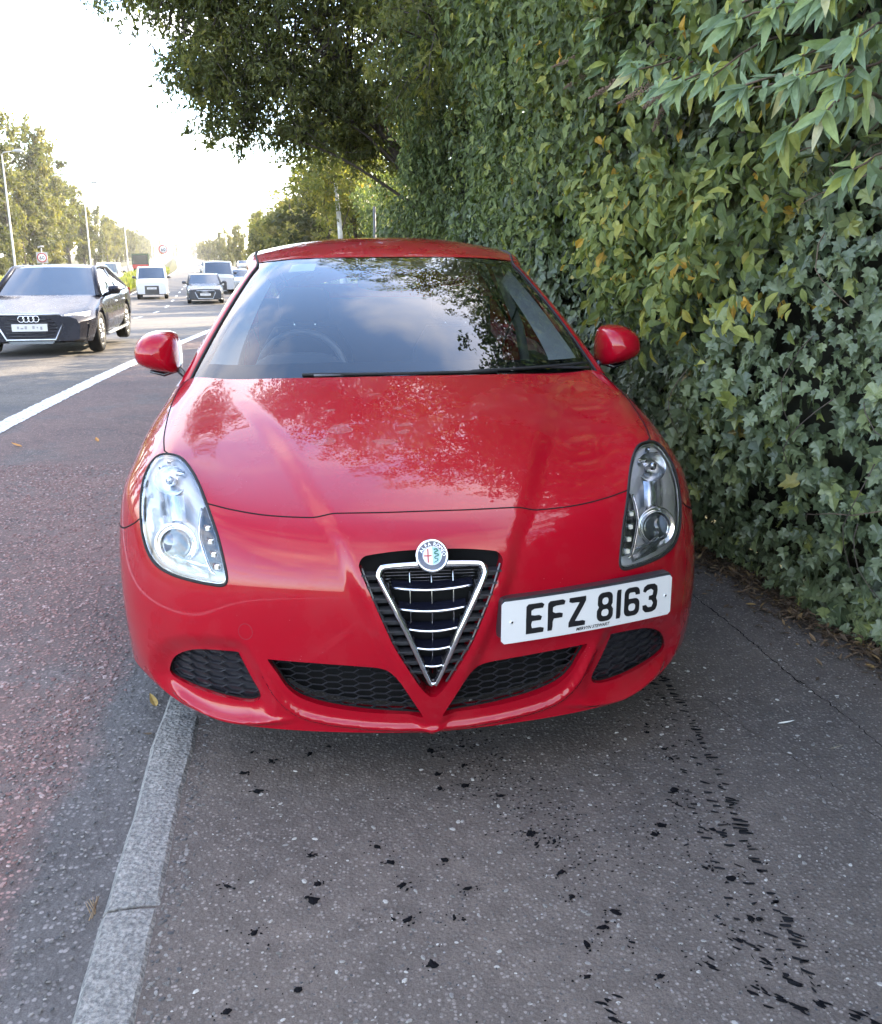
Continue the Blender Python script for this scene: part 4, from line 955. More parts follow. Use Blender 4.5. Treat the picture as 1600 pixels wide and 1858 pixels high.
p, q, s, tn = put_chips(2600, (-1.25, -.81), (-1.2, 2.2), (.0022, .0065), lambda x, y, r: np.ones(len(x), bool), -.026, 27); scatter('gutter_grit', tv, tf, p, q, s, M['pebble'], tn*.8, kind='stuff')

# ---- black splats, tyre print and smears: flat stains on the pavement
M['faint_tar'] = simple('faded_tyre_black', (.014, .014, .015), .85, spec=.1, var=.5, scale=40); M['tar'] = simple('tar_black', (.004, .004, .005), .8, spec=.1)
def splat(mb, x, y, s, r, h=.0035, stretch=(1, 1), ang=0):
    n = 26; a = np.linspace(0, 2*np.pi, n + 1)[:-1]; q = r.uniform(.55, 1.0, n)*np.where(r.random(n) < .12, r.uniform(1.2, 1.9, n), .9); q = .5*q + .25*np.roll(q, 1) + .25*np.roll(q, -1); ca, sa = math.cos(ang), math.sin(ang)
    px, py = np.cos(a)*q*s*stretch[0], np.sin(a)*q*s*stretch[1]; V = [(x, y, h)] + [(x + u*ca - v_*sa, y + u*sa + v_*ca, h - .002) for u, v_ in zip(px, py)]
    mb.add(V, [(0, i + 1, (i + 1) % n + 1) for i in range(n)])
SPL = [(-.517,.201),(-.444,.258),(-.335,.286),(-.469,.103),(-.279,.321),(-.503,.313),(.023,.132),(.021,.058),(.113,.276),(.015,.262),(.092,.068),(.099,.168),(-.158,-.181),(-.13,-.246),(0,-.252),(-.319,-.198),(-.3,-.307),(-.309,-.365),(-.107,-.334),(.04,-.362),(-.135,-.445),(-.104,-.452),(-.002,-.455),(.224,-.173),(.23,-.216),(.277,-.208),(.267,-.328),(.269,-.416),(-.433,-.456),(-.334,-.629),(-.063,-.591),(.265,-.569),(.312,-.523),(.242,-.659),(-.468,-.669),(-.506,-.292),(.178,.005),(.691,.345),(.677,.295),(.694,.193),(.697,.14),(.649,-.022),(.562,-.175),(.531,-.211),(.607,-.352),(.652,-.395),(.639,-.532),(.352,-.479),(.27,-.417),(.36,-.574),(.387,-.674),(.633,-.09),(.682,-.207)]
r = rng(7); 
for x, y in SPL:
    mb = MB(); s = r.uniform(.009, .017)
    a_ = r.uniform(0, 3); splat(mb, x, y, s, r, stretch=(1, r.uniform(.35, .95)), ang=a_)
    for _ in range(r.integers(1, 4)): splat(mb, x + r.normal(0, s*.8), y + r.normal(0, s*.6), s*r.uniform(.3, .6), r, .0042 + .0006*_, (1, r.uniform(.35, .8)), a_ + r.normal(0, .8))
    for _ in range(r.integers(4, 11)): splat(mb, x + r.normal(0, .020), y + r.normal(0, .016), r.uniform(.0012, .004), r)
    mb.obj('stain', M['tar'], PAVE, smooth=False)
mb = MB(); r = rng(8)                                                        # fine black crumbs pressed into the asphalt
for _ in range(520):
    t_ = r.random(); x = .05 + .30*t_ + r.normal(0, .07); y = .45 - .75*t_ + r.normal(0, .10); splat(mb, x, y, r.uniform(.0015, .0055), r, .003, (1, r.uniform(.4, .9)), r.uniform(-.5, .5))
for _ in range(420): x = r.uniform(.45, .80); y = r.uniform(-.75, .8); splat(mb, x, y, r.uniform(.0015, .0048), r, .003, (1, r.uniform(.4, .9)), r.uniform(-.6, .6))
for _ in range(200): splat(mb, r.uniform(-.55, .6), r.uniform(-.8, .5), r.uniform(.001, .003), r, .003)
mb.obj('black_crumbs', M['tar'], PAVE, smooth=False, kind='stuff')
TR = smooth_open(np.array([(.85,1.1),(.846,.8),(.838,.611),(.834,.489),(.826,.349),(.802,.152),(.784,.019),(.760,-.11),(.742,-.218),(.727,-.326),(.718,-.403),(.710,-.475),(.702,-.542),(.689,-.617),(.676,-.681),(.66,-.76)]), 6)
TR = resample(TR, .0105); mb = MB(); r = rng(9); tt = np.gradient(TR, axis=0); tt /= np.linalg.norm(tt, axis=1, keepdims=True)
for i, (p_, d_) in enumerate(zip(TR, tt)):
    nn_ = np.array([-d_[1], d_[0]]); nn_ = nn_ if nn_[0] > 0 else -nn_; g_ = .5 + .5*math.sin(i*.13 + 2*math.sin(i*.037))
    def dash(o0, o1, w, sk):
        if r.random() < .22: return
        j_ = r.normal(0, .004, 2); o0 += r.normal(0, .003); o1 += r.normal(0, .006); A = p_ + j_ + nn_*o0; Bp = p_ + nn_*o1 + d_*sk; n_ = d_*w/2
        q = [A - n_*r.uniform(.6, 1.3), A + n_*r.uniform(.6, 1.3), (A + Bp)/2 + n_*r.uniform(.7, 1.5), Bp + n_*r.uniform(.2, 1), Bp - n_*r.uniform(.2, 1), (A + Bp)/2 - n_*r.uniform(.7, 1.4)]
        mb.add([(u[0], u[1], .0025) for u in q], [tuple(range(6))])
    if r.random() < .45 + .55*g_: dash(.0, .014 + .016*r.random()*(.4 + g_), r.uniform(.005, .010), r.normal(.004, .005))
    if r.random() < .20 + .50*g_: dash(-.050 + .014*r.random(), -.030 + .006*r.random(), r.uniform(.005, .011), r.normal(.006, .006))
    if r.random() < .10 + .40*g_: dash(-.10 + .012*r.random(), -.082, .007, .004)
    if r.random() < .05 + .25*g_: dash(-.15 + .02*r.random(), -.135, .006, .003)
mb.obj('tyre_print', M['faint_tar'], PAVE, smooth=False, kind='stuff')
mb = MB(); r = rng(10)
for x, y in ((.566,-.73),(.592,-.765),(.638,-.722),(.633,-.786),(.681,-.781),(.71,-.82),(.585,-.587),(.609,-.614),(.612,-.668),(.501,-.65),(.279,-.756),(.263,-.728),(.741,-.823)):
    for _ in range(4): splat(mb, x + r.normal(0, .012), y + r.normal(0, .010), r.uniform(.006, .013), r, .003, (1.5, .45), -.75 + r.normal(0, .2))
mb.obj('rubber_smear', M['tar'], PAVE, smooth=False, kind='stuff')
# cracks in the pavement near the hedge
mb = MB(); r = rng(11)
for ln, wd in ((np.array([(1.235,1.50),(1.24,1.456),(1.262,1.2),(1.275,.996),(1.282,.8),(1.287,.672),(1.30,.55)]), .004), (np.array([(1.289,.589),(1.312,.462),(1.324,.304),(1.334,.137),(1.36,-.2)]), .0022), (np.array([(.93,.55),(.98,.30),(1.06,.05),(1.12,-.2),(1.2,-.5)]), .0012)):
    c = resample(smooth_open(ln, 5), .014); c = c + r.normal(0, .003, c.shape); w = np.abs(r.normal(wd, wd*.5, len(c)))*.5
    mb.grid(np.array([[(p[0] - a, p[1], .0015), (p[0] + a, p[1], .0015)] for p, a in zip(c, w)]), True)
mb.obj('pavement_crack', M['tar'], PAVE, smooth=False, kind='stuff')
# ---------------------------------------------------------------- leaves
def leaf_mat(name, stops, rough=.42, trans=.35, spec=.5, objrand=False, veins=0):
    t = NT(name)
    if objrand: f = t.n('ObjectInfo').outputs['Random']
    else: a = t.n('Attribute'); a.attribute_name = 'tint'; f = a.outputs['Fac']
    c = t.ramp(f, stops); nz = t.noise(t.pos(), 45, 3); c = t.mix(t.ramp(nz, [(.35, .55), (.65, 0.)]), c, t.mix(1, c, (.55, .6, .5), 'MULTIPLY'))
    p = t.pbr(c, rough, 0, spec, t.bump(t.noise(t.pos(), 130, 2), .25, .002))
    tr = t.n('BsdfTranslucent'); t.l(t.mix(1, c, (1.25, 1.3, .6), 'MULTIPLY'), tr.inputs[0])
    mx = t.n('MixShader'); mx.inputs[0].default_value = trans; t.l(p.outputs[0], mx.inputs[1]); t.l(tr.outputs[0], mx.inputs[2]); t.l(mx.outputs[0], t.out.inputs[0]); return t.m
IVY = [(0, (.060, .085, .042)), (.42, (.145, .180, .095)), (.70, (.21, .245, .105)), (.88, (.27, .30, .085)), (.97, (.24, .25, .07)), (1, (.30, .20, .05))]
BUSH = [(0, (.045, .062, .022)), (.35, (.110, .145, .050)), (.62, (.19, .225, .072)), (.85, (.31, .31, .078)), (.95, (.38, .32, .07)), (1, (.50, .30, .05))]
M['ivy'] = leaf_mat('ivy_leaf', IVY, .40, .22, .5); M['ivy_one'] = leaf_mat('ivy_leaf_single', IVY, .38, .22, .5, objrand=True)
M['bush'] = leaf_mat('bush_leaf', BUSH, .55, .32, .28)
BUD = [(0, (.16, .225, .13)), (.45, (.25, .335, .195)), (.75, (.32, .40, .16)), (.90, (.37, .39, .10)), (.97, (.45, .42, .09)), (1, (.55, .52, .36))]
M['bud'] = leaf_mat('grey_green_leaf', BUD, .5, .35, .4, objrand=True); M['bud_stuff'] = leaf_mat('grey_green_leaf_mass', BUD, .5, .35, .4)
M['canopy'] = leaf_mat('canopy_leaf', [(0, (.042, .052, .018)), (.45, (.13, .145, .050)), (.75, (.21, .21, .07)), (.94, (.26, .23, .06)), (1, (.36, .26, .06))], .5, .55, .35)
M['sunny'] = leaf_mat('sunny_leaf', [(0, (.10, .12, .03)), (.5, (.16, .17, .045)), (.85, (.27, .24, .05)), (1, (.40, .29, .05))], .5, .45, .3)
M['far_leaf'] = leaf_mat('far_leaf', [(0, (.075, .085, .028)), (.45, (.16, .16, .048)), (.8, (.25, .225, .065)), (1, (.34, .26, .08))], .6, .45, .3)
M['bark'] = simple('bark', (.060, .046, .034), .9, var=.4, scale=20, bump=.5, bscale=60)
M['twig'] = simple('twig_bark', (.11, .075, .050), .8, var=.3, scale=30)
M['straw'] = simple('dry_straw', (.30, .25, .16), .8, var=.2)
M['gap_shade'] = simple('hedge_gap_shade', (.026, .026, .015), 1, var=.5, scale=12)  # near-black colour standing in for the shade deep between the leaves
M['litter'] = tint_mat('dead_leaf', [(0, (.035, .025, .018)), (.4, (.085, .055, .035)), (.7, (.15, .095, .055)), (.9, (.22, .14, .05)), (1, (.34, .27, .17))], .8)
def darken_by_tree(m):
    t_ = m.node_tree; p = next(n for n in t_.nodes if n.type == 'BSDF_PRINCIPLED'); tr = next(n for n in t_.nodes if n.type == 'BSDF_TRANSLUCENT'); oi = t_.nodes.new('ShaderNodeObjectInfo')
    for sk in (p.inputs['Base Color'], tr.inputs[0]):
        src = sk.links[0].from_socket; hs = t_.nodes.new('ShaderNodeHueSaturation'); mr = t_.nodes.new('ShaderNodeMapRange'); mr.inputs[3].default_value = .45; mr.inputs[4].default_value = 1.25
        m2 = t_.nodes.new('ShaderNodeMapRange'); m2.inputs[3].default_value = .52; m2.inputs[4].default_value = .485
        t_.links.new(oi.outputs['Random'], mr.inputs[0]); t_.links.new(oi.outputs['Random'], m2.inputs[0]); t_.links.new(mr.outputs[0], hs.inputs['Value']); t_.links.new(m2.outputs[0], hs.inputs['Hue']); t_.links.new(src, hs.inputs['Color']); t_.links.new(hs.outputs[0], sk)
darken_by_tree(M['far_leaf'])
M['grass'] = leaf_mat('verge_grass', [(0, (.12, .15, .025)), (.6, (.22, .25, .04)), (1, (.34, .29, .07))], .6, .4, .3)
def ivy_t(seed, detail=True):
    r = rng(seed)
    o = [(.0, -.02), (.20, -.10), (.42, .02), (.58, .22), (.34, .34), (.56, .62), (.27, .60), (.0, 1.0)] if detail else [(.0, 0), (.45, .05), (.50, .45), (.0, 1.0)]
    o = [(x*r.uniform(.88, 1.1), y + r.uniform(-.03, .03)) for x, y in o]; lf = [(-x*r.uniform(.9, 1.08), y) for x, y in o[-2:0:-1]]
    P = np.array(o + lf); P[0, 0] = 0; P[len(o) - 1, 0] = 0; P[:, 1] -= .1
    z = r.uniform(.05, .40)*np.abs(P[:, 0]) - r.uniform(.05, .5)*np.clip(P[:, 1] - .25, 0, 1)**2 - r.uniform(-.2, .35)*P[:, 0]**2 + r.uniform(-.04, .04, len(P)); P = P*np.array([r.uniform(.8, 1.05), 1])
    V = np.concatenate([np.c_[P, z], [[0, .32, -.02]]]); n = len(P)
    return V, np.array([(i, (i + 1) % n, n) for i in range(n)])
def lance_t(seed, w=.15, n=4, curl=.25):
    r = rng(seed); V = [(0, 0, 0)]; F = []
    for k in range(1, n):
        t = k/n; h = w*math.sin(math.pi*t**.8)**.9; zc = -curl*t*t; V += [(-h, t, zc + h*.35), (0, t, zc), (h, t, zc + h*.35)]
    V.append((r.uniform(-.06, .06), 1, -curl)); e = len(V) - 1
    F += [(0, 2, 1), (0, 3, 2)]
    for k in range(n - 2):
        a = 1 + 3*k; b = a + 3; F += [(a, a + 1, b + 1), (a, b + 1, b), (a + 1, a + 2, b + 2), (a + 1, b + 2, b + 1)]
    a = 1 + 3*(n - 2); F += [(a, a + 1, e), (a + 1, a + 2, e)]
    return np.array(V, float), np.array(F)
def oval_t(w=.30, curl=.2):
    return np.array([(0, 0, 0), (-w, .45, .08), (0, .5, -curl*.3), (w, .45, .08), (0, 1, -curl)], float), np.array([(0, 2, 1), (0, 3, 2), (1, 2, 4), (2, 3, 4)])
def round_t(w=.28, curl=.2, seed=1):
    r = rng(seed); a = r.uniform(-.05, .05, 8)
    return np.array([(0, 0, 0), (-.72*w, .22, .05), (-w, .50 + a[0], .09 + a[1]), (-.58*w, .80, .02 + a[2] - curl*.5), (a[3], 1, -curl), (.58*w, .80, .02 + a[4] - curl*.5), (w, .50 + a[5], .09 + a[6]), (.72*w, .22, .05), (0, .5, -curl*.25)], float), np.array([(i, 8, (i + 1) % 8) for i in range(8)])
def gaps(y, z):
    """patchy depth of a real hedge: positive where the outer leaves are missing"""
    return np.sin(y*7.1 + 2.1*np.sin(z*5.3))*np.sin(z*8.3 + 1.7*np.sin(y*4.7)) + .6*np.sin(y*17.3 + z*5.1)*np.sin(z*15.1 - y*6.3)
def quad_t(w=.35): return np.array([(0, 0, 0), (-w, .5, .06), (w, .5, .06), (0, 1, -.1)], float), np.array([(0, 2, 1), (1, 2, 3)])
def unit(a): return a/(np.linalg.norm(a, axis=-1, keepdims=True) + 1e-9)
def frame(n, tip):
    n = unit(n); y = unit(tip - n*(n*tip).sum(-1, keepdims=True)); x = np.cross(y, n); return np.stack([x, y, n], -1)
def leaves(name, tmpl, pos, n, tip, size, m, tint, parent=None, **kw):
    tv, tf = tmpl; V = np.einsum('nij,kj->nki', frame(n, tip), tv)*size[:, None, None] + pos[:, None, :]; k = len(tv)
    F = (tf[None] + (np.arange(len(pos))*k)[:, None, None]).reshape(-1, 3)
    return obj(name, V.reshape(-1, 3), F, m, parent, smooth=False, tint=np.repeat(tint, k), **kw)

# ---------------------------------------------------------------- the ivy hedge: a leafy face along the pavement
def lump(y, z): return np.clip((np.asarray(y) - 3.5)/5, 0, 1)*(.16*np.sin(y*1.15 + .8*np.sin(z*1.9)) + .12*np.sin(z*2.3 + y*1.7)) + .07*np.sin(y*1.9 + 1.3*np.sin(z*1.7)) + .06*np.sin(z*3.1 + y*.9 + 1) + .035*np.sin(y*5.3 + z*4.1) + .025*np.sin(y*9.7 - z*7)
def face(y, z):
    y = np.asarray(y, float); z = np.asarray(z, float)
    b = np.interp(y, [-4, -.5, .53, .81, 1.09, 1.43, 1.85, 4, 8, 14, 20, 26], [1.85, 1.75, 1.60, 1.55, 1.48, 1.46, 1.45, 1.46, 1.42, 1.30, 1.05, .95])
    lean = .10*np.clip(z - .1, 0, 1.3) + .16*np.clip(z - 1.5, 0, 2)*np.clip((y - .3)/2.5, 0, 1) - .10*np.exp(-(z/.18)**2)
    return b - lean + lump(y, z)*np.clip(z/.4 + .25, 0, 1) - off(y)
hedge = empty('ivy_hedge', (1.6, 3, 0), label='dark green ivy covered hedge bank rising along the pavement beside the red car', cat='hedge'); H0 = np.array([1.6, 3, 0]); ORG[hedge.name] = H0
yy_, zz2 = np.meshgrid(np.arange(-4, 27, .25), np.linspace(-.05, 3.4, 16), indexing='ij')
zt = zz2*np.clip(.9 + .1*np.sin(yy_*1.3), .7, 1)*np.interp(yy_, [11, 15], [1, .78]); Xc = face(yy_, zt) + .30 + .22*np.clip((yy_ - 3)/3, 0, 1) + .10*np.sin(yy_*6.1)*np.sin(zt*7.3)
MB().grid(np.stack([Xc, yy_, zt], -1)).obj('hedge_light_block', M['gap_shade'], hedge)  # added dark sheet behind the leaves: stops light leaking, darkens the gaps
def ivy_set(n, yr, zr_, size, seed, depth, sides=.5):
    r = rng(seed); y = r.uniform(*yr, n); z = zr_[0] + (zr_[1] - zr_[0])*r.random(n); d = r.exponential(depth, n); d = np.minimum(d, .24)
    x = face(y, z) + d + r.normal(0, .012, n)
    nr = np.stack([-np.ones(n), r.normal(-.25, sides*1.25, n), r.normal(.25, .55, n)], 1); tip = np.stack([r.normal(-.25, .45, n), r.normal(0, .8, n), -np.ones(n)], 1)
    pt = .5 + .5*np.sin(y*2.3 + 1.7*np.sin(z*2.9))*np.sin(z*3.7 + y); s = r.uniform(*size, n)*np.where(r.random(n) < .12, 1.35, 1)*(.75 + .45*pt)
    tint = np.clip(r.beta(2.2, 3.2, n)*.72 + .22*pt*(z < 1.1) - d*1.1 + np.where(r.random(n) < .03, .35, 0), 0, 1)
    k = ~((gaps(y, z) > .78) & (d < .075)); return np.stack([x, y, z], 1)[k], nr[k], tip[k], s[k], tint[k], d[k]
pos, nr, tip, s, tint, d = ivy_set(23000, (-2.6, 3.4), (.0, 2.15), (.030, .072), 31, .055)
cd_ = np.linalg.norm(pos - CAM, axis=1); sc_px = s/cd_*(d < .05)*((pos - CAM) @ np.array(fw) > .5)
v_ = (pos - CAM); ang = v_ @ np.array(rt2)/(v_ @ np.array(fw)); sc_px = np.where((np.abs(ang) < .47), sc_px, 0)
big = np.argsort(-sc_px)[:300]; rest = np.setdiff1d(np.arange(len(s)), big)
TPL = [ivy_t(k) for k in range(10)]; ch = rng(33).integers(0, 10, len(rest))
mv, mf, mt, off_ = [], [], [], 0
for k in range(10):
    q = rest[ch == k]; tv, tf = TPL[k]; V = np.einsum('nij,kj->nki', frame(nr[q], tip[q]), tv)*s[q][:, None, None] + pos[q][:, None, :]
    mv.append(V.reshape(-1, 3)); mf.append((tf[None] + (np.arange(len(q))*len(tv))[:, None, None]).reshape(-1, 3) + off_); mt.append(np.repeat(tint[q], len(tv))); off_ += len(q)*len(tv)
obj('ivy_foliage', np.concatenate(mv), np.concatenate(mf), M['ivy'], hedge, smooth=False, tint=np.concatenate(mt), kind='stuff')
def single_leaves(name, tpls, idx, pos, nr, tip, s, m, parent, org):
    mes = []
    for tv, tf in tpls:
        me = mesh_from(name, tv, tf, False); me.materials.append(m); mes.append(me)
    Fm = frame(nr[idx], tip[idx])
    for k, i in enumerate(idx):
        o = bpy.data.objects.new(name, mes[k % len(mes)]); COL.objects.link(o); o.parent = parent
        A = np.eye(4); A[:3, :3] = Fm[k]*s[i]; A[:3, 3] = pos[i] - org; o.matrix_local = Matrix(A.tolist())
single_leaves('leaf', TPL, big, pos, nr, tip, s, M['ivy_one'], hedge, H0)
# farther ivy and small leaved growth along the same bank
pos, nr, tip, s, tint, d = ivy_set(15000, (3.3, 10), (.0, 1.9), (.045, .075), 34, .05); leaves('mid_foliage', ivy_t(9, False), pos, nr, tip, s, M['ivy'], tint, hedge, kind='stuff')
def bush_set(n, yr, zr_, size, seed, depth=.07, out=0.0):
    r = rng(seed); nc = n//22; cy = r.uniform(*yr, nc); cz_ = r.uniform(*zr_, nc); co = r.normal(.02, .12, nc); cb = r.random(nc); k = r.integers(0, nc, n)
    y = cy[k] + r.normal(0, .085, n); z = cz_[k] + r.normal(0, .085, n); d = np.minimum(r.exponential(depth, n), .3); x = face(y, z) + d + co[k] - out
    nr = np.stack([-np.ones(n), r.normal(-.35, .7, n), r.normal(.40, .65, n)], 1); tip = np.stack([r.normal(-.3, .5, n), r.normal(-.1, .7, n), r.normal(-.65, .55, n)], 1)
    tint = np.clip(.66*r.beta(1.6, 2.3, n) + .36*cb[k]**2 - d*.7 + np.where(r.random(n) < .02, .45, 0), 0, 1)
    sz = r.uniform(*size, n); k_ = ~((gaps(y*.8 + 3, z*.8) > .60) & (d < .12)); return np.stack([x, y, z], 1)[k_], nr[k_], tip[k_], sz[k_], tint[k_]
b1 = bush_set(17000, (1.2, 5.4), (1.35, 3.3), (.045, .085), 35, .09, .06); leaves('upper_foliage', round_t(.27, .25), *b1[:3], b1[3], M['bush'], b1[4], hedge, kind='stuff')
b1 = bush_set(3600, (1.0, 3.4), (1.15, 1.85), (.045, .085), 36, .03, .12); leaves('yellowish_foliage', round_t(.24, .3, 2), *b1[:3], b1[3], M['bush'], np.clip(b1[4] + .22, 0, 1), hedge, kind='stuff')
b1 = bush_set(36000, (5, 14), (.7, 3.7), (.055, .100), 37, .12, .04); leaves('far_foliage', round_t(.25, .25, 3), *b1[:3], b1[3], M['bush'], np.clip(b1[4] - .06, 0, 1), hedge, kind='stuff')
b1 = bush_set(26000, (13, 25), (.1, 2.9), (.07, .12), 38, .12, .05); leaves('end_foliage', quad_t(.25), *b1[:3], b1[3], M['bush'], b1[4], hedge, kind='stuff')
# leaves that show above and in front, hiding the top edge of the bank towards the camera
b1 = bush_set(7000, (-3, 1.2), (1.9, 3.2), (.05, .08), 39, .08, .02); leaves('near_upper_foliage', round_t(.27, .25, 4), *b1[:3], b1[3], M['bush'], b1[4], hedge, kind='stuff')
r = rng(40)
for k in range(30):                                                          # bare stems woven through the face
    y = r.uniform(.3, 4.2); z = r.uniform(.1, 2.3); n = 7; a = r.normal(0, .8); Ls = r.uniform(.15, .5); q = np.linspace(0, 1, n)
    P = np.stack([np.zeros(n), y + Ls*q*math.sin(a) + r.normal(0, .003, n) + .04*np.sin(q*3), z - Ls*q*math.cos(a) + r.normal(0, .003, n)], 1); P[:, 2] = np.maximum(P[:, 2], .02)
    P[:, 0] = face(P[:, 1], P[:, 2]) - .012 - .03*np.sin(q*3.1); MB().tube(P, np.linspace(.0024, .0012, n), 5).obj('stem', M['twig'] if r.random() < .7 else M['bark'], hedge, smooth=True)

# ---------------------------------------------------------------- buddleia sprays at the top right
bud = empty('buddleia_bush', (1.7, 1.4, 0), label='grey green buddleia with long drooping leaves and brown seed heads over the ivy', cat='shrub'); B0 = np.array([1.7, 1.4, 0]); ORG[bud.name] = B0
r = rng(50); bp_, bn_, bt_, bs_ = [], [], [], []; mbr = []
TIPS = [(1.02,2.45,2.42),(1.05,2.05,2.20),(1.07,2.45,2.24),(1.03,1.55,2.00),(1.06,1.30,1.98),(1.08,1.02,1.95),(1.06,.80,1.86),(1.12,.62,1.88),(1.16,.45,1.80),(1.15,2.20,2.52),(1.18,1.62,2.34),(1.16,1.28,2.22),(1.2,1.0,2.16),(1.24,.78,2.12),(1.28,.60,2.0),(1.22,1.9,2.42),(1.26,1.45,2.46),(1.3,1.1,2.36),(1.32,.85,2.3),(1.0,1.75,2.12),(1.1,1.05,2.10),(1.2,.9,1.78),(1.3,.62,1.66)]
TIPS = TIPS + [(x + .07, y + .13, z + .05) for x, y, z in TIPS[:16]]
for k, tp in enumerate(TIPS):
    tp = np.array(tp) + r.normal(0, .02, 3); root = np.array([1.75 + r.uniform(-.1, .15), tp[1] + r.uniform(.0, .45), tp[2] + r.uniform(-.15, .12)]); q = np.linspace(0, 1, 12)[:, None]
    P = root*(1 - q) + tp*q + np.array([0, 0, .10])*np.sin(q*math.pi) + r.normal(0, .004, (12, 3)); mbr.append(MB().tube(P, np.linspace(.0075, .003, 12), 6).obj('branch', M['twig'], bud))
    ln = np.linalg.norm(tp - root); dirv = unit(P[-1] - P[-3])
    for t in np.arange(.42, 1.0, .045/ln):
        c = np.array([np.interp(t*11, np.arange(12), P[:, j]) for j in range(3)])
        for sd_ in (-1, 1):
            w = unit(np.array([dirv[1], -dirv[0], 0])*sd_*r.uniform(.5, 1) + dirv*r.uniform(.1, .9) + np.array([-.15, -.1, r.normal(-1.15, .5)])); bp_.append(c + r.normal(0, .006, 3)); bt_.append(w); bn_.append(np.array([-.55, -.5, .6]) + r.normal(0, .55, 3)); bs_.append(r.uniform(.065, .165)*(1.05 - .25*t))
    for j in range(7):
        a = j*2.4; w = unit(np.array([math.cos(a)*.55, math.sin(a)*.55, r.uniform(-.95, -.35)]) + dirv*.5); bp_.append(tp); bt_.append(w); bn_.append(np.array([-.5*math.cos(a) - .4, -.5*math.sin(a) - .5, .6])); bs_.append(r.uniform(.07, .145))
    for j in range(3): bp_.append(tp); bt_.append(unit(np.array([r.normal(-.3, .3), r.normal(-.3, .3), .8]))); bn_.append(np.array([-.8, -.6, .1]) + r.normal(0, .3, 3)); bs_.append(r.uniform(.03, .055))
bp_, bn_, bt_, bs_ = map(np.array, (bp_, bn_, bt_, bs_)); key = bs_/np.linalg.norm(bp_ - CAM, axis=1); od = np.argsort(-key)
single_leaves('leaf', [lance_t(60 + k, .095 + .010*k, 5, .0 + .09*k) for k in range(6)], od[:300], bp_, bn_, bt_, bs_, M['bud'], bud, B0)
q = od[300:]
if len(q): leaves('small_leaves', lance_t(66, .15, 4, .2), bp_[q], bn_[q], bt_[q], bs_[q], M['bud_stuff'], r.random(len(q)), bud, kind='stuff')
M['seed'] = simple('brown_seed_head', (.16, .105, .07), .9, var=.3)
for c, dr, ln in (((1.08,2.75,2.36),(-.75,-.3,-.32),.26),((1.10,2.72,2.28),(-.7,-.2,-.42),.22),((1.15,2.6,2.22),(-.5,-.5,-.45),.18),((1.02,1.62,2.02),(-.7,-.1,-.35),.16),((1.06,1.5,2.0),(-.6,-.35,-.4),.18),((1.0,1.9,2.1),(-.7,-.2,-.4),.20),((1.12,1.75,2.0),(-.3,-.2,-.7),.15)):
    mb = MB(); dr = unit(np.array(dr)); tv, tf = chip_template(70, 4)
    for _ in range(170):
        t = r.random()**.8; rad = .026*(1 - t)**.7 + .003; e = unit(r.normal(0, 1, 3)); p_ = np.array(c) + dr*ln*t + e*rad*r.random()**.5; mb.add(tv*r.uniform(.0025, .0045) + p_, tf.tolist())
    mb.tube([np.array(c) - dr*.05, np.array(c) + dr*ln*.95], .0018, 4); mb.obj('seed_head', M['seed'], bud, smooth=False)
# a few bright yellow leaves and a bare twig, right edge
r = rng(51)
for k in range(10):
    y0 = r.uniform(.7, 1.6); z0 = r.uniform(1.5, 1.9); q = np.linspace(0, 1, 8)[:, None]; a = np.array([float(face(y0, z0)) + .05, y0, z0]); b = a + np.array([-r.uniform(.1, .25), r.uniform(-.25, .4), r.uniform(-.15, .12)]); MB().tube(a*(1 - q) + b*q + r.normal(0, .006, (8, 3)), np.linspace(.004, .0018, 8), 5).obj('twig', M['twig'], bud)

# ---------------------------------------------------------------- trees
def blob_leaves(blobs, n, size, seed, per=40, sig=.16, droop=.5, shell=.55):
    """leaf clumps through a crown of ellipsoids: positions, normals, tips, sizes, tints"""
    r = rng(seed); w = np.array([b[1][0]*b[1][1]*b[1][2] for b in blobs])**.72; w /= w.sum(); nc = max(1, n//per); bi = r.choice(len(blobs), nc, p=w)
    C = np.array([b[0] for b in blobs])[bi]; Rr = np.array([b[1] for b in blobs])[bi]; dv_ = unit(r.normal(0, 1, (nc, 3))); rad = shell + (1.03 - shell)*r.random(nc)**.6
    cc = C + dv_*Rr*rad[:, None]; k = r.integers(0, nc, n); sg_ = sig*r.uniform(.6, 1.5, nc); sdir = unit(dv_ + r.normal(0, .45, (nc, 3)) + np.array([0, 0, -.35])); tl_ = r.random(n); sl_ = sig*r.uniform(2.4, 4.4, nc)
    P = cc[k] - sdir[k]*(sl_[k]*tl_)[:, None] + r.normal(0, 1, (n, 3))*(sg_[k]*.42*(.35 + tl_))[:, None]; blob_leaves.sprays = (cc, cc - sdir*sl_[:, None])
    ct = r.random(nc); nr = unit(dv_[k]*.7 + r.normal(0, .6, (n, 3)) + np.array([0, 0, .35])); tp = unit(dv_[k]*.45 + r.normal(0, .5, (n, 3)) + np.array([0, 0, -droop]))
    tint = np.clip(.25*r.random(n) + .50*ct[k] + .25*r.random(n)*ct[k], 0, 1); return P, nr, tp, r.uniform(*size, n), tint, cc
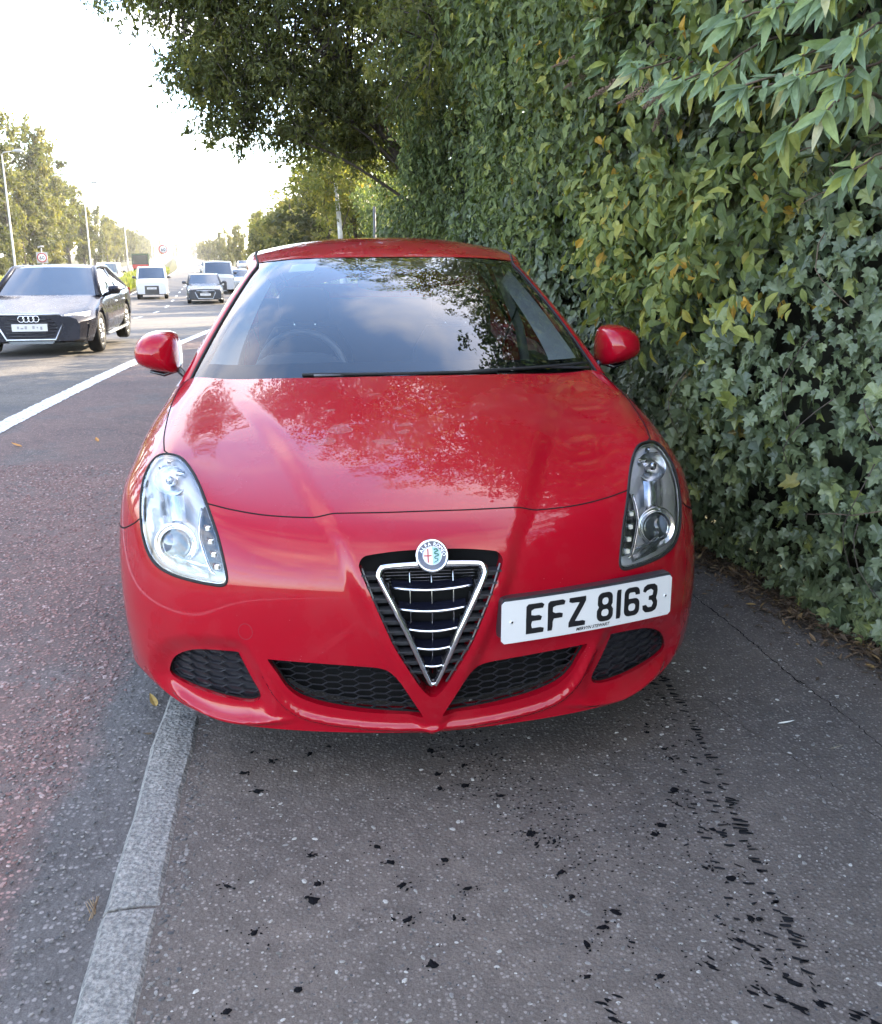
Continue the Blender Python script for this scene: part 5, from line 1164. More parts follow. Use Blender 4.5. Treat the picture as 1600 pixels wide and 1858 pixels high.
def limbs(mb, base, cents, r0, seed, h0):
    r = rng(seed); top = np.mean(cents, 0); tr = np.array([base, base*.7 + np.array([top[0], top[1], h0])*.3 + (0, 0, 0), np.array([(base[0] + top[0])/2, (base[1] + top[1])/2, h0]), top]); tr[1, 2] = h0*.5
    tp = resample(smooth_open(tr, 6), .4); mb.tube(tp, np.linspace(r0, r0*.35, len(tp)), 9)
    for c in cents:
        a = tp[min(len(tp) - 1, max(1, int(len(tp)*r.uniform(.35, .85))))]; m_ = (a + c)/2 + r.normal(0, .15, 3) + (0, 0, .25); q = resample(smooth_open(np.array([a, m_, c]), 5), .35); mb.tube(q, np.linspace(r0*.22, r0*.05, len(q)), 6)
def near_tree(name, base, blobs, n, size, seed, m, label, cat='tree', tmpl=None, per=40, sig=.16, droop=.5, shell=.5, twigs=0, h0=2.2, r0=.14, group=None):
    root = empty(name, base, label=label, cat=cat, group=group); b0 = np.array(base, float); ORG[root.name] = b0; P, nr, tp, s, tint, cc = blob_leaves(blobs, n, size, seed, per, sig, droop, shell)
    k = P[:, 2] > .12; leaves('crown', tmpl or oval_t(.22, .25), P[k], nr[k], tp[k], s[k], m, tint[k], root)
    mb = MB(); limbs(mb, b0, [np.array(b[0]) for b in blobs], r0, seed, h0); r = rng(seed + 1)
    bc_ = np.array([b[0] for b in blobs]); tipz, bas = blob_leaves.sprays
    for i in r.permutation(len(cc))[:twigs]:
        c, b_ = tipz[i], bas[i]; a = bc_[((bc_ - c)**2).sum(1).argmin()]; a = a*.5 + b_*.5; mb.tube([a, (a + b_)/2 + r.normal(0, .05, 3), b_, (b_ + c)/2 + r.normal(0, .02, 3), c], [.014, .010, .007, .005, .002], 4, caps=False)
    mb.obj('trunk', M['bark'], root); return root
near_tree('willow_tree', (2.9, 12.6, 0), [((1.6,12.4,5.0),(2.6,2.6,2.0)),((-.4,12.6,4.6),(2.0,2.2,1.5)),((-1.5,12.3,4.2),(1.1,1.6,1.0)),((-2.2,12.0,4.9),(1.0,1.3,.8)),((-1.2,12,5.4),(1.6,1.6,1.0)),((.3,11.6,6.3),(2.2,2.4,1.5)),((2.6,12.8,7),(2.4,2.6,2)),((.2,10.6,8.0),(2.3,2.2,1.8)),((-1.4,11.4,7.4),(1.7,1.8,1.4)),((-1.7,11.6,3.55),(.75,.9,.5)),((-.7,11.8,3.5),(1.0,1.0,.6)),((.2,12.2,3.4),(1.0,1.2,.7)),((.1,15.5,3.4),(1.0,1.1,.7)),((-1.5,11.8,3.1),(.8,.9,.42)),((-.6,12,2.95),(.9,1,.45)),((.3,12.5,2.85),(.9,1,.5)),((-2.7,12.0,4.8),(.7,1.0,.65)),((-2.1,11.6,3.7),(.6,.8,.4))],
          138000, (.062, .112), 81, M['canopy'], 'dark leafy tree whose boughs reach out over the road above the red car', tmpl=oval_t(.21, .25), per=36, sig=.18, twigs=1100, shell=.3)
near_tree('sallow_tree', (2.6, 8.4, 0), [((2.0,8.6,3.9),(1.9,2.4,1.5)),((1.1,8.8,3.5),(1.2,1.8,1.0)),((2.4,7.2,4.9),(1.9,2.0,1.6)),((1.4,9.8,4.8),(1.7,1.7,1.4)),((3.0,9,6),(2.2,2.4,1.8)),((1.3,7.6,7.2),(2.0,2.0,1.8))],
          48000, (.065, .105), 83, M['canopy'], 'dense dark small leaved tree directly behind the roof of the red car', tmpl=oval_t(.2, .25), per=34, sig=.16, twigs=500, shell=.4)
near_tree('privet_tree', (2.8, 4.4, 0), [((2.3,4.6,3.7),(1.35,2.0,1.1)),((1.5,4.4,4.5),(1.2,1.5,.9)),((2.6,3.2,4.4),(1.3,1.6,1.2)),((2.4,5.4,5.2),(1.7,1.6,1.2))],
          24000, (.05, .085), 85, M['canopy'], 'bushy tree rising out of the hedge behind the buddleia sprays', tmpl=oval_t(.22, .25), per=34, sig=.15, twigs=200, shell=.4)
near_tree('golden_bush', (.6, 25, 0), [((.6,25,2.7),(1.5,1.8,1.4)),((-.5,24.5,3.2),(1.1,1.4,1.0)),((1.1,26,1.5),(1.5,1.6,1.2)),((-.1,27,4.0),(1.5,1.8,1.1)),((.9,24,4.3),(1.5,1.6,1.2)),((-.7,24,4.5),(1.0,1.2,.8))],
          22000, (.08, .14), 87, M['sunny'], 'yellow green sunlit bush overhanging the pavement behind the roof of the red car', tmpl=quad_t(.22), per=30, sig=.16, twigs=80, shell=.3, h0=1.2, r0=.08)
r = rng(88)
for k, (x, y, z, a, b, c) in enumerate([(5.2,6.2,4.6,2.4,3.0,3.4),(5.6,12.2,4.8,2.6,3.2,3.6),(5.2,.6,4.0,2.2,3.0,2.8)]):
    near_tree('hedgerow_tree', (x, y, 0), [((x, y, z), (a, b, c)), ((x - .8, y + .8, z + 1.2), (a*.7, b*.7, c*.6)), ((x + .6, y - 1, z + .6), (a*.8, b*.7, c*.7))], 11000, (.14, .24), 90 + k, M['canopy'],
              'hedgerow tree standing behind the ivy hedge', tmpl=quad_t(.3), per=24, sig=.28, shell=.35, h0=2.5, group='hedgerow trees behind the hedge')
# tree variants for the far rows
def far_variant(seed, h, rad, n=6000, leaf=(.22, .40)):
    r = rng(seed); bl = []
    for k in range(11):
        t = (k + .5)/11; z = h*(.10 + .84*t); q = rad*(math.sin(math.pi*min(1, .18 + t*.80))**.7); a = r.uniform(0, 6.28); d_ = q*r.uniform(.15, .55); bl.append(((d_*math.cos(a), d_*math.sin(a), z), (q*r.uniform(.45, .75), q*r.uniform(.45, .75), h*r.uniform(.07, .12))))
    for k in range(4): a = r.uniform(0, 6.28); bl.append(((rad*.45*math.cos(a), rad*.45*math.sin(a), h*r.uniform(.86, 1.0)), (rad*.22, rad*.22, h*.07)))
    P, nr, tp, s, tint, cc = blob_leaves(bl, n, leaf, seed, 26, .30, .3, .3); k = P[:, 2] > 0; tv, tf = quad_t(.33); V = np.einsum('nij,kj->nki', frame(nr[k], tp[k]), tv)*s[k][:, None, None] + P[k][:, None, :]
    c = mesh_from('crown', V.reshape(-1, 3), (tf[None] + (np.arange(k.sum())*4)[:, None, None]).reshape(-1, 3), False, None, np.repeat(tint[k], 4)); c.materials.append(M['far_leaf'])
    mb = MB(); mb.tube([(0, 0, 0), (r.normal(0, .1), r.normal(0, .1), h*.5), (0, 0, h*.95)], [.22, .14, .03], 7)
    for b in bl[2:9]: mb.tube([(0, 0, max(.5, b[0][2] - h*.12)), np.array(b[0])], [.07, .02], 5)
    t_ = mesh_from('trunk', np.concatenate(mb.V), mb.F, True); t_.materials.append(M['bark']); return c, t_
VAR = [far_variant(200 + k, 12, (2.0, 2.7, 2.3, 3.0)[k]) for k in range(4)]; SHR = [far_variant(220 + k, 6, 2.9, 4200, (.20, .36)) for k in range(3)]
def far_tree(name, v, x, y, z, s, rz, label, group, sx=1):
    root = empty(name, (x, y, z), rz, label=label, cat='tree', group=group); root.scale = (s*sx, s*sx, s)
    for nm, me in (('crown', v[0]), ('trunk', v[1])): o = bpy.data.objects.new(nm, me); COL.objects.link(o); o.parent = root
LEFT_TREES = {2: 'tall tree cut by the left edge of the picture beside the nearest street lamp', 3: 'tall open crowned tree just right of the nearest street lamp', 4: 'tree rising directly above the sixty sign on its board', 5: 'tree filling the gap between the sixty sign board and the second street lamp', 6: 'tree standing just behind the second street lamp', 7: 'tree between the second and the third street lamp'}
r = rng(229)
for y in np.arange(8, 60, 6.5): far_tree('roadside_tree', VAR[int(y) % 4], -28.3 - float(off(y)) + r.uniform(-1, 1), y, float(zr(y)) + .1, r.uniform(.9, 1.3), y, 'tall sunlit tree in the row beyond the far carriageway', 'trees in the row beyond the far carriageway', 1)
r = rng(230); y = 62.0; k = 0
while y < 800:
    x = -27.5 - float(off(y)) + r.uniform(-1.6, .8); s = r.uniform(1.02, 1.72) if y < 200 else r.uniform(.8, 1.15) 
    far_tree('roadside_tree', VAR[k % 4], x, y, float(zr(y)) + .1, s, r.uniform(0, 6.28), LEFT_TREES.get(k, 'tall sunlit tree in the row beyond the far carriageway'), 'trees in the row beyond the far carriageway', r.uniform(.85, 1.2)); y += r.uniform(4.2, 8.4) if y < 150 else r.uniform(8, 14); k += 1
    if k % 3 == 0 and y < 160: far_tree('roadside_shrub', SHR[k % 3], x + r.uniform(2.0, 3.4), y - 2, float(zr(y)) + .1, r.uniform(.45, .75), r.uniform(0, 6.28), 'rounded sunlit shrub at the foot of the trees beyond the far carriageway', 'shrubs beyond the far carriageway')
y = 40.0; k = 0
while y < 520:
    x = 1.6 - float(off(y)) + r.uniform(-.6, .9); far_tree('verge_tree', (SHR if y < 110 else VAR)[k % 3], x, y, float(zr(y)), r.uniform(.78, 1.12) if y < 110 else r.uniform(.5, .7), r.uniform(0, 6.28), 'hazy green tree in the row on the near side of the road bend', 'trees on the near side of the road bend', r.uniform(.9, 1.15)); y += r.uniform(3.4, 5.4) if y < 110 else r.uniform(9, 14); k += 1
for k in range(9): far_tree('distant_tree', VAR[k % 4], -90 - 9*k + 4*(k % 3), 880 + 12*(k % 4), -.9, 1.0 + .12*(k % 3), k, 'small pale tree closing the view at the end of the road', 'trees at the end of the road', 1.6)
# verge grass
def grass(name, n, xr_, yr_, h, seed, z0, **kw):
    r = rng(seed); y = yr_[0] + (yr_[1] - yr_[0])*r.random(n)**1.4; x = r.uniform(*xr_, n) - off(y); k = len(y); hh = h*r.uniform(.5, 1.15, n)
    nr = np.stack([r.normal(0, 1, n), -np.abs(r.normal(.6, .6, n)), r.normal(0, .2, n)], 1); tp = np.stack([r.normal(0, .25, n), r.normal(0, .25, n), np.ones(n)], 1)
    return leaves(name, quad_t(.10), np.stack([x, y, zr(y) + z0], 1), nr, tp, hh, M['grass'], r.random(n), None, kind='stuff', **kw)
grass('reservation_grass', 22000, (-12.5, -10.0), (20, 130), .80, 240, .08); grass('far_verge_grass', 14000, (-27, -21.6), (30, 150), .6, 241, -.1); grass('near_verge_grass', 3000, (-1.2, 2.0), (28, 110), .35, 242, .0)

# ---------------------------------------------------------------- leaf litter and single fallen leaves
r = rng(250); n = 5600; y = r.uniform(-1.0, 3.0, n); x = face(y, np.full(n, .05)) + .02 - np.abs(r.normal(0, .075, n))*np.where(r.random(n) < .12, 2.2, 1) ; k = x > .95; x, y = x[k], y[k]; n = len(x)
nr = np.stack([r.normal(0, .35, n), r.normal(0, .35, n), np.ones(n)], 1); tp = np.stack([r.normal(0, 1, n), r.normal(0, 1, n), r.normal(0, .15, n)], 1)
leaves('leaf_litter', lance_t(251, .16, 3, -.12), np.stack([x, y, .004 + .02*np.clip((x - 1.35)/.25, 0, 1)*r.random(n)], 1), nr, tp, r.uniform(.014, .048, n), M['litter'], np.clip(r.beta(1.6, 2.2, n), 0, 1), None, kind='stuff')
M['leaf_white'] = simple('pale_dry_leaf', (.62, .60, .52), .7); M['leaf_yellow'] = simple('yellow_dead_leaf', (.36, .24, .07), .7, var=.3, scale=60); M['leaf_brown'] = simple('brown_dead_leaf', (.20, .14, .08), .8, var=.3, scale=60); M['leaf_orange'] = simple('orange_dead_leaf', (.42, .20, .05), .7, var=.3)
def fallen(x, y, z, s, ang, m, label, curl=-.25, w=.14, seed=1):
    tv, tf = lance_t(seed, w, 6, curl); c, sn = math.cos(ang), math.sin(ang); V = tv*s; V[:, 2] -= V[:, 2].min(); V = np.stack([V[:, 0]*c - V[:, 1]*sn, V[:, 0]*sn + V[:, 1]*c, V[:, 2] + .003], 1)
    o = obj('fallen_leaf', V, tf, m, None, smooth=False, label=label, cat='fallen leaf'); o.location = (x, y, z)
fallen(1.09, .30, 0, .052, -1.75, M['leaf_white'], 'pale slender willow leaf lying alone on the dark pavement', w=.10)
fallen(1.17, .137, 0, .045, -1.6, M['straw'], 'thin dry straw coloured leaf near the pale willow leaf', w=.03)
fallen(-.845, .70, -.03, .055, .5, M['leaf_yellow'], 'curled yellow leaf lying against the kerb under the bumper corner', -.5, .22, 3)
fallen(-.82, .52, -.03, .050, 2.6, M['leaf_brown'], 'folded brown leaf against the kerb in front of the yellow leaf', -.5, .2, 4)
fallen(-2.68, 5.29, -.03, .10, 1.2, M['leaf_orange'], 'orange leaf on the red tarmac nearest the white edge line', -.3, .2, 5)
fallen(-2.14, 5.42, -.03, .08, .4, M['leaf_orange'], 'small orange leaf out in the middle of the red tarmac', -.3, .2, 6)
tw = MB(); r = rng(252)
for k in range(9): a = r.normal(.4, .5); tw.tube([(-.80 + r.normal(0, .006), -.33 + r.normal(0, .02), -.022 + .004*k/3), (-.80 + .05*math.sin(a)*-.6 + r.normal(0, .005), -.33 + .055*math.cos(a), -.012)], [.0016, .0008], 4)
tw.obj('dry_grass_tuft', M['leaf_brown'], None, label='small tuft of dry brown stalks caught at the kerb joint', cat='dry tuft')
# ---------------------------------------------------------------- other vehicles (nose at local y = 0, facing -Y)
M['navy_paint'] = paint('dark_blue_black_paint', (.028, .029, .038), .02, .4, coat=.32); M['white_paint'] = paint('white_paint', (.62, .63, .64), .03, coat=.5); M['grey_paint'] = paint('dark_grey_paint', (.055, .060, .070), .03, coat=.45)
M['silver_paint'] = paint('silver_paint', (.42, .44, .46), .03); M['green_paint'] = paint('dark_green_paint', (.020, .060, .030), .05); M['pale_blue_paint'] = paint('pale_blue_paint', (.42, .50, .58), .03)
M['car_glass'] = simple('dark_car_glass', (.030, .040, .055), .03, spec=.8, coat=1); M['tail_red'] = simple('red_lamp', (.45, .02, .02), .2, coat=1)
t = NT('lit_headlamp'); t.pbr((.9, .9, .88), .1, emit=(1, .97, .9), estr=.6); M['lit'] = t.m
M['smudge'] = simple('plate_smudge', (.30, .30, .31), .6); M['amber_lamp'] = simple('amber_lamp', (.8, .3, .02), .2)
def ring_loft(st, n, m, name, root, **kw):
    """st: list of (y, [(x, z) half outline from bottom centre to top centre])"""
    X = []
    for y, h in st:
        h = np.array(h, float); full = np.concatenate([h, (h*[-1, 1])[::-1][1:-1]]); X.append([(a, y if np.ndim(y) == 0 else y, b) for a, b in full] + [(full[0][0], y, full[0][1])])
    mb = MB().grid(np.array(X)); k = len(X[0]) - 1
    mb.add(np.array(X[0][:-1]), [tuple(range(k))[::-1]]); mb.add(np.array(X[-1][:-1]), [tuple(range(k))]); o = mb.obj(name, m, root, **kw); o.data.set_sharp_from_angle(angle=R(46)); return o
def poly_part(root, name, m, pts, d=.02, parent=None):
    """flat shape on the front, given as (x, y, z) corners, extruded forward a little"""
    P = np.array(pts, float); n = len(P); V = np.concatenate([P - (0, d, 0), P + (0, .03, 0)]); F = [tuple(range(n)), tuple(range(2*n - 1, n - 1, -1))] + [(i, i + n, (i + 1) % n + n, (i + 1) % n) for i in range(n)]
    return obj(name, V, F, m, parent or root, smooth=False)
def vehicle(name, loc, rz, p, label, cat='car', group=None, parts=True):
    root = empty(name, loc, rz, label=label, cat=cat, group=group); W, Lg, H = p['w']/2, p['l'], p['h']; pm = p['paint']; zb = p.get('zb', .20); hn, hc = p['hood_nose'], p['hood_cowl']; yc_, yr_ = p['cowl'], p['roof_f']
    yb, ye, tail = p['roof_r'], p['tail'], p['tail_z']; bow = p.get('bow', .14); zs = lambda y: float(np.interp(y, [0, .25, yc_, ye, Lg - .1, Lg], [hn, hn + .05, hc, hc + .06, tail, tail - .06]))
    wf, wr, rw = p['wheels']; st = []
    for y in (0, .05, .14, .30, wf - .42, wf - .30, wf - .15, wf, wf + .15, wf + .30, wf + .42, yc_ + .25, (wf + wr)/2, wr - .42, wr - .30, wr - .15, wr, wr + .15, wr + .30, wr + .42, Lg - .14, Lg - .04, Lg):
        e = min(y/.55, 1); f = min((Lg - y)/.45, 1); k = (1 - bow*(1 - e)**2)*(1 - .10*(1 - f)**2); z1 = zs(y); w = W*k; zl = zb + .05*(1 - min(1, y/.2))
        for c in (wf, wr):
            if abs(y - c) < rw + .10: zl = max(zl, rw + math.sqrt(max(0, (rw + .06)**2 - (y - c)**2)) - .0)
        zm = max(zl + .02, .45); 
        st.append((y + 0.0, [(0, zl), (w*.80, zl), (w*.955, zl + .02), (w*.995, zm), (w, max(zm + .02, (zm + z1)/2)), (w*.985, z1 - .13), (w*.93, z1 - .04), (w*.78, z1), (w*.4, z1 + .015), (0, z1 + .02)]))
    ring_loft(st, 0, pm, 'body', root)
    # cabin: glass house, roof skin and pillars
    wt = p.get('wt', .76)*W; zc = zs(yc_); wb = W*.90
    A = [(-wb, yc_, zc - .02), (wb, yc_, zc - .02), (wt, yr_, H - .055), (-wt, yr_, H - .055)]
    gl = MB(); cols = [(yc_, zc - .02, wb), (yr_, H - .05, wt), (yb, H - .06, wt*.99), (ye, zs(ye) - .02, wb*.96)]
    lo = [(yc_, zc - .02, wb), (yr_ + .1, zs(yr_) - .01, W*.945), (yb, zs(yb) - .01, W*.945), (ye, zs(ye) - .02, wb*.96)]
    pane = lambda nm, q: MB().grid(np.array(q)).obj(nm, M['car_glass'], root, smooth=True)
    def quadg(a, b, c, d, n=6, bul=(0, 0, 0)):
        a, b, c, d = map(np.array, (a, b, c, d)); return [[(a*(1 - u) + b*u)*(1 - v) + (d*(1 - u) + c*u)*v + np.array(bul)*4*u*(1 - u) for v in np.linspace(0, 1, n)] for u in np.linspace(0, 1, n + 2)]
    pane('windscreen', quadg(*A, bul=(0, -.10, .02)))
    blk = p.get('van', False)
    for s in (1, -1):
        a = [(s*W*.945, yc_ + .10, zs(yc_ + .1) - .02), (s*W*.945, ye if not blk else yr_ + .95, zs(ye) - .02 if not blk else zc + .03), (s*wt, yb if not blk else yr_ + .95, H - .075), (s*(wt + .005), yr_ + .03, H - .07)]
        pane('side_window', quadg(*a, bul=(s*.02, 0, 0)))
        MB().tube([(s*wb, yc_ - .02, zc - .02), (s*(wt + .012), yr_, H - .05), (s*(wt + .012), (yr_ + yb)/2, H - .03), (s*wt*.99, yb, H - .05), (s*wb*.97, ye + .02, zs(ye) - .02)], [.05, .045, .04, .06, .08], 8, flat=.8).obj('roof_pillar', pm, root)
        if not blk:
            ym = (yc_ + ye)/2 + .15; MB().tube([(s*W*.945, ym, zs(ym)), (s*(wt + .01), ym + .1, H - .06)], .04, 6, flat=.5).obj('door_pillar', M['satin_black'], root)
        mh = MB(); c = np.array([s*(W + .10), yc_ + .38, zc + .06]); V = []
        for k, d in ((.2, -.09), (.75, -.06), (1, 0), (.95, .05), (.1, .055)): V.append([c + np.array([.105*k*math.copysign(abs(math.cos(q))**.7, math.cos(q)), d, .075*k*math.copysign(abs(math.sin(q))**.7, math.sin(q))]) for q in np.linspace(0, 2*math.pi, 17)])
        mh.grid(np.array(V)); mh.tube([c - (s*.05, 0, .04), (s*W*.93, yc_ + .36, zc - .02)], .03, 6); mh.obj('door_mirror', p.get('mirror', pm), root)
        for yh in p.get('handles', ()): MB().tube([(s*W*.985, yh, zc - .16), (s*W*1.005, yh + .08, zc - .155), (s*W*.985, yh + .18, zc - .15)], .018, 6).obj('door_handle', M['chrome'], root)
        MB().tube([(s*W*.99, wf + .42, zb + .06), (s*W*.99, wr - .42, zb + .06)], .045, 6, flat=.6).obj('sill', p.get('sill', pm), root)
    MB().grid(np.array([[(wt*t, y, z - .05*abs(t)**3) for y, z in ((yr_ - .03, H - .035), (yr_ + .12, H - .01), ((yr_ + yb)/2, H + .012), (yb - .2, H - .01), (yb, H - .04))] for t in np.linspace(-1, 1, 11)])).obj('roof', pm, root)
    if blk: 
        for s in (1, -1): MB().grid(np.array([[(s*(W*.95*(1 - q) + (wt + .01)*q), y, (zs(y) - .02)*(1 - q) + (H - .06)*q) for q in (0, .3, .6, 1)] for y in np.linspace(yr_ + .93, ye, 6)])).obj('cargo_side', pm, root)
    pane('rear_window', quadg((-wb*.96, ye, zs(ye) - .02), (wb*.96, ye, zs(ye) - .02), (wt*.98, yb, H - .07), (-wt*.98, yb, H - .07), bul=(0, .06, 0)))
    for c in (wf, wr):
        for s in (1, -1):
            w = MB().lathe([(rw*.62, -.07), (rw*.75, -.10), (rw*.93, -.10), (rw, -.06), (rw, .06), (rw*.93, .10), (rw*.75, .10), (rw*.64, .07)], (s*(W - .115), c, rw), (s, 0, 0), 26).obj('wheel', M['rubber'], root)
            mb = MB().lathe([(rw*.66, .06), (rw*.66, .095), (rw*.60, .07), (rw*.58, -.02)], (s*(W - .115), c, rw), (s, 0, 0), 22)
            for k in range(5):
                a = 2*math.pi*k/5 + .3
                for e in (-.16, .16): mb.tube([(s*(W - .03), c + rw*.12*math.cos(a), rw + rw*.12*math.sin(a)), (s*(W - .035), c + rw*.62*math.cos(a + e), rw + rw*.62*math.sin(a + e))], [.028, .02], 5)
            mb.lathe([(0, .09), (.05, .085), (.06, .05)], (s*(W - .115), c, rw), (s, 0, 0), 10); mb.obj('rim', M['alloy'] if parts else M['rubber'], w)
            MB().lathe([(0, -.05), (rw*.64, -.03)], (s*(W - .115), c, rw), (s, 0, 0), 16).obj('wheel_well', M['matt_black'], w)
    MB().box((0, Lg/2, zb + .06), (W*1.5, Lg*.86, .10)).obj('underbody', M['matt_black'], root, smooth=False)
    front = lambda x: -.012 + (abs(x)/W)**2.4*(.22 if bow > .15 else .16)
    P3 = lambda pts, o=0: [(x, front(x) + o, z) for x, z in pts]
    g = p.get('grille')
    if g: 
        gr = poly_part(root, 'grille', M['satin_black'], P3(g), .012)
        if p.get('frame'): MB().tube([np.array(q) + (0, -.016, 0) for q in P3(g)], .022, 6, closed=True).obj('grille_frame', M[p['frame']], gr)
        x1 = max(q[0] for q in g); zlo, zhi = min(q[1] for q in g), max(q[1] for q in g)
        for z in np.arange(zlo + .06, zhi - .03, .05): 
            xx = x1*.80*(1 - .35*abs((z - (zlo + zhi)/2)/(zhi - zlo))*2); MB().tube([(x, front(x) - .016, z) for x in np.linspace(-xx, xx, 5)], .007, 4).obj('grille_slat', M['black_plastic'], gr)
    for s in (1, -1):
        hl = p['lamp']; lamp = poly_part(root, 'headlight', M[p.get('lampm', 'silver_satin')], [(s*x, front(x) + .02 + o, z) for x, z, o in (hl if s > 0 else hl[::-1])], .03)
        if p.get('vents'): poly_part(root, 'side_vent', M['satin_black'], [(s*x, front(x) + .005, z) for x, z in (p['vents'] if s > 0 else p['vents'][::-1])], .012)
        if p.get('blade') and p.get('vents'): MB().tube([(s*x, front(x) - .012, z) for x, z in p['blade']], .014, 5).obj('vent_trim', M['silver_satin'], root)
        ty = Lg + .004; tl = p.get('tail_lamp', [(.52*W/.9, tail - .08), (.84*W/.9, tail - .07), (.84*W/.9, tail - .22), (.55*W/.9, tail - .22)]); poly_part(root, 'tail_light', M['tail_red'], [(s*x, ty - .05, z) for x, z in (tl if s > 0 else tl[::-1])], -.04)
    pz_ = p.get('plate', .50); pl = poly_part(root, 'number_plate', M['white_plate'], [(-.26, -.025, pz_ - .055), (.26, -.025, pz_ - .055), (.26, -.025, pz_ + .055), (-.26, -.025, pz_ + .055)], .012)
    if parts:
        r = rng(int(abs(loc[1])*10)); x = -.19                                # characters too blurred to read: dark strokes only
        for k in range(7):
            w = .045; h_ = r.uniform(.018, .05); MB().box((x + w/2, -.0385, pz_ + r.uniform(-.012, .012)), (w*r.uniform(.4, .9), .003, h_)).obj('plate_smudge', M['smudge'], pl, smooth=False) if k != 3 else None; x += .056
    if p.get('rings'):
        for k in range(4): MB().tube([(-.108 + .072*k + .046*math.cos(a), -.045 - .002*(k % 2), p['rings'] + .046*math.sin(a)) for a in np.linspace(0, 2*math.pi, 21)[:-1]], .0065, 6, closed=True).obj('emblem_ring', M['chrome'], root)
    if p.get('low'): poly_part(root, 'lower_intake', M['satin_black'], P3(p['low']), .010)
    if p.get('bumper'):
        b = p['bumper']; zt = b[1]; mb = MB(); mb.grid(np.array([[(x, front(x) - .012 if abs(x) < W*.9 else .16 + (abs(x) - W*.9)*3, z) for z in (b[0], (b[0] + zt)/2, zt)] for x in np.linspace(-W*1.0, W*1.0, 17)])); mb.obj('bumper', M['black_plastic'], root)
    return root
SALOON = dict(w=1.85, l=4.60, h=1.37, hood_nose=.62, hood_cowl=.90, cowl=1.30, roof_f=2.05, roof_r=3.15, tail=4.02, tail_z=.98, wt=.70, bow=.20, wheels=(.86, 3.62, .325), paint=M['navy_paint'], handles=(2.35, 3.2), sill='',
   grille=[(-.44, .655), (.44, .655), (.52, .58), (.36, .27), (-.36, .27), (-.52, .58)], frame='silver_satin', lamp=[(.48, .585, 0), (.84, .615, .06), (.86, .685, .08), (.52, .645, 0)], lampm='lit', rings=.59, plate=.46,
   vents=[(.58, .48), (.86, .50), (.80, .27), (.70, .25)], blade=[(.56, .47), (.70, .25)], low=[(-.34, .25), (.34, .25), (.30, .21), (-.30, .21)])
SALOON['sill'] = M['silver_paint']
HATCH = dict(w=1.82, l=4.35, h=1.44, hood_nose=.72, hood_cowl=.97, cowl=1.25, roof_f=1.95, roof_r=3.5, tail=4.1, tail_z=1.0, wheels=(.85, 3.48, .32), paint=M['grey_paint'], handles=(2.2, 3.0),
   grille=[(-.42, .66), (.42, .66), (.50, .58), (.36, .27), (-.36, .27), (-.50, .58)], frame='silver_satin', lamp=[(.48, .62, 0), (.80, .65, .06), (.82, .73, .08), (.52, .69, 0)], lampm='lit', rings=.60, plate=.47,
   vents=[(.58, .46), (.84, .50), (.78, .26), (.66, .25)], blade=[(.56, .47), (.70, .25), (.84, .25)])
VAN = dict(w=1.70, l=3.86, h=1.74, hood_nose=.92, hood_cowl=1.12, cowl=.72, roof_f=1.40, roof_r=3.75, tail=3.82, tail_z=1.2, wheels=(.78, 3.28, .31), paint=M['white_paint'], van=True, wt=.82, mirror=M['black_plastic'], handles=(1.7,), bow=.08,
   grille=[(-.30, .52), (.30, .52), (.26, .44), (-.26, .44)], lamp=[(.50, .72, 0), (.78, .74, .05), (.80, .96, .08), (.56, .90, .02)], plate=.60, bumper=(.26, .74), zb=.24)
BIGVAN = dict(VAN, w=1.95, l=4.9, h=1.98, hood_nose=1.0, hood_cowl=1.2, cowl=.9, roof_f=1.65, roof_r=4.75, tail=4.85, wheels=(.95, 3.95, .34), paint=M['silver_paint'])
def place(px_x, y, lane=None): return (px_x, y, float(zr(y)) - .03)
vehicle('saloon_car', (-4.92, 13.1, -.125), R(3.5), SALOON, 'dark blue black saloon driving towards us with its headlamps lit, nearest in the traffic')
vehicle('panel_van', place(-10.45, 53.0), R(9), VAN, 'small white van with a black bumper in the outer lane', 'van')
vehicle('hatchback', place(-6.75, 47.0), R(8.5), HATCH, 'dark grey hatchback with lit headlamps following in the nearside lane')
vehicle('people_carrier', place(-7.5, 59.5), R(9), BIGVAN, 'tall pale grey van close behind the dark grey hatchback', 'van')
vehicle('blue_car', place(-6.35, 62.0), R(9), dict(HATCH, paint=M['pale_blue_paint'], lampm='silver_satin', rings=None, frame=None, w=1.75, l=4.0), 'pale blue car half hidden beside the pillar of the red hatchback')
o = vehicle('white_van', place(-17.6, 76.0), R(187), dict(VAN, h=1.85), 'white van seen from behind on the far carriageway', 'van')
vehicle('dark_car', place(-14.6, 125), R(9), dict(HATCH, paint=M['navy_paint'], lampm='silver_satin', rings=None), 'dark car far down the road behind the white van', parts=False)
vehicle('white_car', place(-17.6, 132), R(9), dict(HATCH, paint=M['white_paint'], lampm='silver_satin', rings=None), 'white car far down the outer lane', parts=False)
vehicle('silver_car', place(-15.3, 160), R(9), dict(HATCH, paint=M['silver_paint'], lampm='silver_satin', rings=None), 'silver car farthest down the road', parts=False)
